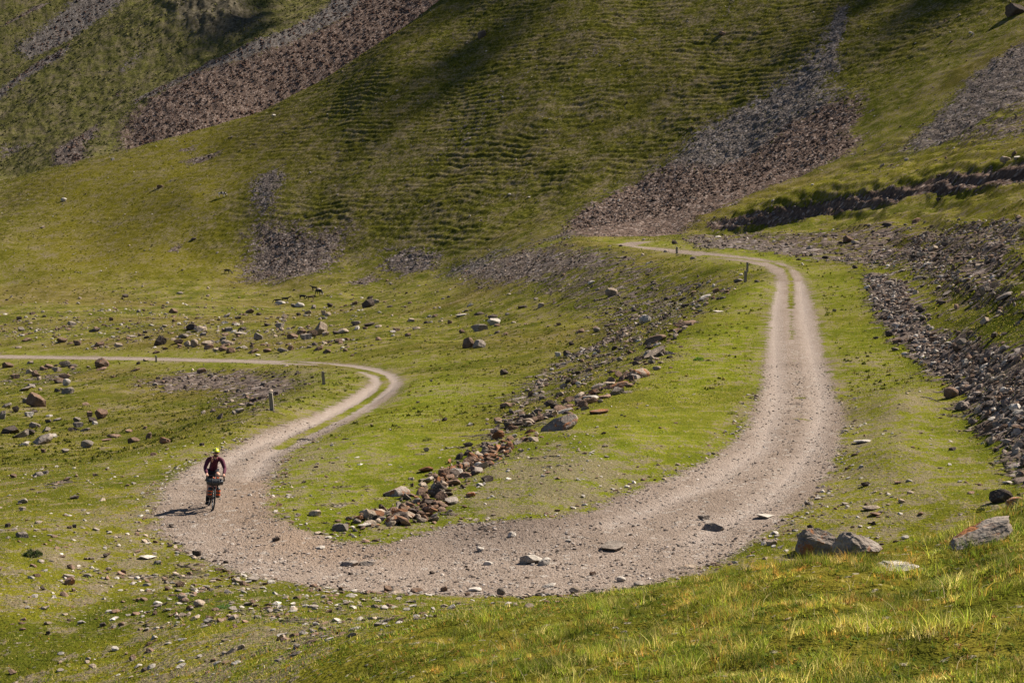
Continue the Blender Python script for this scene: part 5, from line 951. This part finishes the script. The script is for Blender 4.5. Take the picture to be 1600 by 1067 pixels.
bmesh.ops.bisect_plane(bm, geom=bm.verts[:] + bm.edges[:] + bm.faces[:], plane_co=hc + Vector((0, 0, .028)), plane_no=(0, .12, -1), clear_outer=True)
hm = bm_obj('helmet', bm, HY, body); md = hm.modifiers.new('t', 'SOLIDIFY'); md.thickness = .012
for k, (a, ln, zz) in enumerate(((-.055, .05, .128), (-.02, .07, .141), (.02, .07, .141), (.055, .05, .128))):
    bm = bmesh.new(); ellipsoid(bm, hc + Vector((a, .045, zz - .022)), (.009, ln * .8, .022), 2, Euler((R(-24), 0, 0))); bm_obj('helmet_vent', bm, K, hm)
for s in (-1, 1): bm = bmesh.new(); ellipsoid(bm, hc + Vector((s * .084, .03, .085)), (.016, .05, .012), 2, Euler((R(-8), 0, 0))); bm_obj('helmet_vent', bm, K, hm)
bm = bmesh.new(); bm.faces.new([bm.verts.new(p) for p in ((-.022, -.285, 1.452), (.022, -.285, 1.452), (.002, -.292, 1.375))]); 
r2 = bmesh.ops.extrude_face_region(bm, geom=bm.faces[:]); bmesh.ops.translate(bm, verts=[v for v in r2['geom'] if isinstance(v, bmesh.types.BMVert)], vec=(0, .012, 0)); bm_obj('collar', bm, CH, body, False)

# ---- cattle.  local frame +X ahead
CB = simple_mat('black_hide', (.010, .009, .009), .8); CW = simple_mat('pied_hide', (.5, .42, .36), .8); CBR = simple_mat('dark_brown_hide', (.035, .018, .012), .8); PAT = simple_mat('pale_patch', (.55, .42, .36), .8); HORN = simple_mat('horn', (.30, .27, .22), .6)
def cow_mesh(pose):
    dn = pose == 'graze'; hd = [(.78, 0, 1.02, .15, .17), (1.02, 0, .82, .11, .12), (1.20, 0, .48, .10, .11), (1.32, 0, .26, .075, .08), (1.36, 0, .12, .055, .06)] if dn else [(.78, 0, 1.12, .16, .18), (1.02, 0, 1.28, .12, .13), (1.22, 0, 1.36, .11, .12), (1.42, 0, 1.26, .08, .08), (1.52, 0, 1.18, .06, .06)]
    J = [(-.65, 0, .98, .28, .29), (-.25, 0, .90, .34, .36), (.20, 0, .88, .35, .37), (.52, 0, .94, .30, .33)] + hd
    E = [(0, 1), (1, 2), (2, 3), (3, 4), (4, 5), (5, 6), (6, 7), (7, 8)]
    for s in (-1, 1):
        a = len(J); J += [(-.68, s * .16, .86, .14), (-.58, s * .17, .62, .095), (-.76, s * .17, .42, .06), (-.70, s * .17, .12, .05), (-.66, s * .17, .02, .055)]; E += [(0, a), (a, a + 1), (a + 1, a + 2), (a + 2, a + 3), (a + 3, a + 4)]
        a = len(J); J += [(.48, s * .16, .76, .12), (.50, s * .16, .44, .06), (.48, s * .16, .12, .05), (.52, s * .16, .02, .055)]; E += [(3, a), (a, a + 1), (a + 1, a + 2), (a + 2, a + 3)]
        a = len(J); h = J[6]; J += [(h[0] - .03, s * .14, h[2] + .12, .04), (h[0] - .04, s * .22, h[2] + .12, .02)]; E += [(6, a), (a, a + 1)]
    a = len(J); J += [(-.90, 0, 1.08, .05), (-.98, 0, .80, .025), (-.99, 0, .45, .035)]; E += [(0, a), (a, a + 1), (a + 1, a + 2)]
    return J, E
# column, row of the feet, length in photograph pixels, heading (0 = towards the open side), pose, hide, patch, label
COWS = [(434, 474, 10, 178, 'graze', CB, 0, 'black cow standing behind a pale flat rock, half hidden by its neighbour'),
        (446, 472, 11, 8, 'up', CB, 0, 'black cow with raised back beside the cow behind the pale flat rock'),
        (473, 468, 10, -25, 'graze', CB, 0, 'black cow grazing head down, facing the brownish black cow'),
        (485, 469, 10, 195, 'graze', CBR, 0, 'brownish black cow grazing with its head low toward the black cow'),
        (491, 454, 9, 160, 'up', CB, 0, 'black cow standing highest in the herd on the slope'),
        (498, 462, 10, -50, 'graze', CB, 1, 'black cow with a pale patch on its back grazing downhill'),
        (347, 308, 11, -12, 'graze', CW, 2, 'pied white and black cow grazing alone on the open hillside'),
        (355, 427, 9, -15, 'graze', CB, 0, 'lone black cow grazing beside the lower scree patch'),
        (359, 219, 6, 0, 'up', CB, 0, 'tiny dark cow on the upper pasture, the one nearer the distant ridge'),
        (397, 228, 5, 180, 'up', CB, 0, 'tiny dark cow on the upper pasture, the one nearer the terraced hill'),
        (446, 211, 5, 200, 'up', CB, 0, 'tiny dark cow among the first terraces of the big hill')]
_cm = {}
for (px, py, ln, hd, pose, mat, patch, lab) in COWS:
    x, y, z = (float(v[0]) for v in ground_at([px], [py], n=2600)); L = ln / FPX * y
    k = 1.3 * L / 2.35 / max(.55, abs(math.cos(R(hd)))) * 1.08
    e = empty('cow', (x, y, z - .03), (0, 0, R(hd)), label=lab, category='cow', group='cattle grazing on the slopes')
    if (pose, mat.name) not in _cm:
        JJ, EE = cow_mesh(pose); ob = skinned('body', JJ, EE, mat, e, 1); _cm[(pose, mat.name)] = ob.data
    else: ob = link('body', _cm[(pose, mat.name)], None, e)
    bm = bmesh.new(); hx, hz = (1.15, .62) if pose == 'graze' else (1.18, 1.46)
    for s in (-1, 1): tube(bm, [(hx, s * .08, hz), (hx + .02, s * .2, hz + .08), (hx + .06, s * .22, hz + .2)], [.03, .02, .008], 6)
    ho = bm_obj('horns', bm, HORN, ob)
    if patch:
        bm = bmesh.new(); 
        for c_, r_3 in ([((.1, 0, 1.13), (.42, .26, .16)), ((1.30, 0, .3), (.09, .08, .16))] if patch == 1 else [((.62, 0, .98), (.22, .25, .27)), ((1.02, 0, .78), (.15, .13, .2)), ((1.25, 0, .38), (.1, .11, .22)), ((-.1, 0, .98), (.34, .325, .33))]): ellipsoid(bm, c_, r_3, 2)
        bm_obj('hide_patch', bm, PAT if patch == 1 else CB, ob)
    e.scale = (k, k, k)

# ---- marker posts
WD = NB('weathered_wood'); vv = WD.obj(); mp = WD.n('ShaderNodeMapping'); WD.put(mp.inputs[0], vv); mp.inputs['Scale'].default_value = (18, 18, 1.5)
nn = WD.noise(mp.outputs[0], 2.0, 4, .6); WD.put(WD.b.inputs['Base Color'], WD.mix(WD.ramp(nn, .3, .7), (.13, .105, .08), (.30, .26, .205))); WD.put(WD.b.inputs['Normal'], WD.bump(nn, .02, .6))
POSTS = [(425, 641, 29, 6.2, 4, 'tallest weathered wooden marker post, on the shoulder above the rubble bank'), (506, 601, 22, 4.6, 4, 'dark wooden marker post where the lower track bends'), (244, 566, 11, 2.8, 0, 'small wooden marker post beside the far lower track, ahead of the boulder belt'),
         (1164.5, 441, 18.5, 4.4, -1, 'weathered post on the rocky shoulder of the upper bend, nearer of the close pair'), (1167.5, 425, 15.5, 3.4, -1, 'weathered post on the upper bend standing just behind another post'), (1057.5, 396.5, 11, 3.4, 0, 'short dark post beside the narrow far end of the upper track')]
for k, (px, py, h, w, tl, lab) in enumerate(POSTS):
    x, y, z = (float(v[0]) for v in ground_at([px], [py], n=2600)); H = h / FPX * y; Wd = w / FPX * y
    bm = bmesh.new(); a = Wd / 2; b_ = a * .8; qq = random.Random(k)
    zs = [-.25, 0, H * .35, H * .7, H * .93]; ringsv = []
    for zz in zs: ringsv.append([bm.verts.new((sx * a * (1 - .06 * zz / H) + qq.uniform(-.006, .006), sy * b_ + qq.uniform(-.006, .006), zz)) for sx, sy in ((-1, -1), (1, -1), (1, 1), (-1, 1))])
    top = [bm.verts.new((sx * a * .72, sy * b_ * .7, H * (1.0 if sx < 0 else .965))) for sx, sy in ((-1, -1), (1, -1), (1, 1), (-1, 1))]; ringsv.append(top)
    for r0, r1 in zip(ringsv[:-1], ringsv[1:]):
        for j in range(4): bm.faces.new((r0[j], r0[(j + 1) % 4], r1[(j + 1) % 4], r1[j]))
    bm.faces.new(top); bm.faces.new(ringsv[0][::-1]); bmesh.ops.bevel(bm, geom=[e_ for e_ in bm.edges if abs((e_.verts[0].co - e_.verts[1].co).z) > .05 * H], offset=a * .18, segments=1)
    o = bm_obj('marker_post', bm, WD.m, None, False); o.location = (x, y, z); o.rotation_euler = (R(qq.uniform(-2, 2)), R(-tl), R(qq.uniform(-20, 20)))
    o['label'] = lab; o['category'] = 'post'; o['group'] = 'marker posts along the track'
# ---- sticks
for k, (px0, py0, px1, py1, rr_, lab) in enumerate([(1438, 620, 1468, 628, .022, 'thin bent stick lying on the lawn near the rubble bank'), (464, 688, 485, 688, .035, 'dark stick lying across the wheel track of the lower road')]):
    X, Y, Z = ground_at([px0, (px0 + px1) / 2, px1], [py0, (py0 + py1) / 2 - .8, py1], n=2600)
    bm = bmesh.new(); tube(bm, [(X[i] - X[1], Y[i] - Y[1], Z[i] - Z[1] + rr_ * .7 + (.03 if i == 1 else 0)) for i in range(3)], [rr_ * .6, rr_, rr_ * .7], 7); tube(bm, [(0, 0, .05), (.12, -.10, .09)], [rr_ * .5, rr_ * .3], 5)
    o = bm_obj('stick', bm, WD.m); o.location = (X[1], Y[1], Z[1]); o['label'] = lab; o['category'] = 'stick'
# ---- low bushes and tufts: leaf clusters round a short stem
def bush(px, py, w, h, cols, lab, name='bush', n_=420, cat='bush'):
    x, y, z = (float(v[0]) for v in ground_at([px], [py], n=2600)); Wm = w / FPX * y; Hm = h / FPX * y; r = np.random.default_rng(int(px))
    a = r.uniform(0, 2 * math.pi, n_); rad = np.sqrt(r.uniform(0, 1, n_)) * Wm / 2; lx = rad * np.cos(a); ly = rad * np.sin(a) * .8; lz = Hm * (1 - (rad / (Wm / 2)) ** 2) * r.uniform(.15, 1.0, n_) * (.7 + .3 * np.sin(3 * a + 1))
    sz = Wm * .085 * r.uniform(.6, 1.5, n_); V = []; F = []; C = []
    for i in range(n_):
        d = Vector((math.cos(a[i]) * rad[i] / Wm + r.normal() * .35, math.sin(a[i]) * rad[i] / Wm + r.normal() * .35, .7)).normalized(); s_ = d.cross(Vector((r.normal(), r.normal(), r.normal()))).normalized() * sz[i] * .28; p = Vector((lx[i], ly[i], lz[i])); b0 = len(V)
        V += [p - s_, p + s_, p + d * sz[i] + s_ * .4, p + d * sz[i] * 1.5]; F += [(b0, b0 + 1, b0 + 2), (b0, b0 + 2, b0 + 3)]; c = np.array(cols[r.integers(0, len(cols))]) * r.uniform(.7, 1.3); C += [(*c, 1)] * 4
    e = empty(name, (x, y, z - .01), label=lab, category=cat)
    o = mesh_from('foliage', np.array([v[:] for v in V]), np.array(F), M_BLADE, smooth=False, colors=np.array(C), parent=e)
    bm = bmesh.new()
    for k in range(7):
        an = k * .9; tube(bm, [(0, 0, -.02), (math.cos(an) * Wm * .15, math.sin(an) * Wm * .12, Hm * .35), (math.cos(an) * Wm * .32, math.sin(an) * Wm * .25, Hm * .55)], [Wm * .015, Wm * .01, Wm * .004], 5)
    bm_obj('stem', bm, WD.m, e)
bush(50, 868, 32, 13, [(.022, .035, .012), (.035, .05, .015), (.05, .06, .02)], 'dark green low bush in the grass below the hairpin')
bush(668, 688, 15, 8, [(.10, .12, .02), (.16, .15, .03), (.07, .09, .015)], 'olive tussock on the lawn inside the hairpin', 'tussock', 240, 'tussock')
bush(1534, 797, 14, 8, [(.015, .025, .01), (.03, .04, .012)], 'dark plant clump beside the dark rock at the near bank', 'plant_clump', 240, 'plant')
bush(1092, 563, 17, 8, [(.05, .11, .012), (.08, .15, .015)], 'bright green leafy clump on the upper lawn', 'leafy_clump', 260, 'plant')
bush(920, 391, 18, 7, [(.09, .10, .03), (.12, .12, .04)], 'olive shrub at the far tip of the upper bench', 'shrub', 200, 'shrub')
bush(350, 950, 26, 8, [(.07, .13, .03), (.10, .17, .04)], 'fresh green leafy patch among stones below the hairpin', 'leafy_patch', 260, 'plant')
bush(1145, 646, 16, 5, [(.12, .15, .02), (.18, .17, .03)], 'yellowish clump at the inner edge of the upper track', 'leafy_clump', 200, 'plant')

# ------------------------------------------------------------------ broken clouds high above the frame; their shade falls on the upper slopes
def cloud(px, py, rx, ry, seed, dist=1300.0, n_=90):
    x, y, z = (float(v[0]) for v in ground_at([px], [py])); c = Vector((x, y, z)) + sun_dir * dist; q = random.Random(seed)
    u = sun_dir.cross(Vector((0, 0, 1))).normalized(); v = u.cross(sun_dir).normalized(); bm = bmesh.new()
    for _ in range(n_):
        a = q.uniform(0, 2 * math.pi); rr = math.sqrt(q.random()) ; s_ = q.uniform(4.0, 8.5) * (1.15 - .5 * rr)
        p = c + u * (math.cos(a) * rr * rx) + v * (math.sin(a) * rr * ry) + sun_dir * q.uniform(-8, 8)
        ellipsoid(bm, p, (s_ * 1.3, s_, s_ * .8), 2)
    o = bm_obj('cloud', bm, M_CLOUD); o['kind'] = 'structure'; o['label'] = 'broken white cloud above the upper slopes'
M_CLOUD = simple_mat('cloud_white', (.85, .86, .88), 1.0, 0, .02, .05)
cloud(1440, 0, 34, 6, 2, n_=16); cloud(385, 35, 40, 9, 3, n_=26); cloud(760, 10, 55, 6, 8, n_=13)
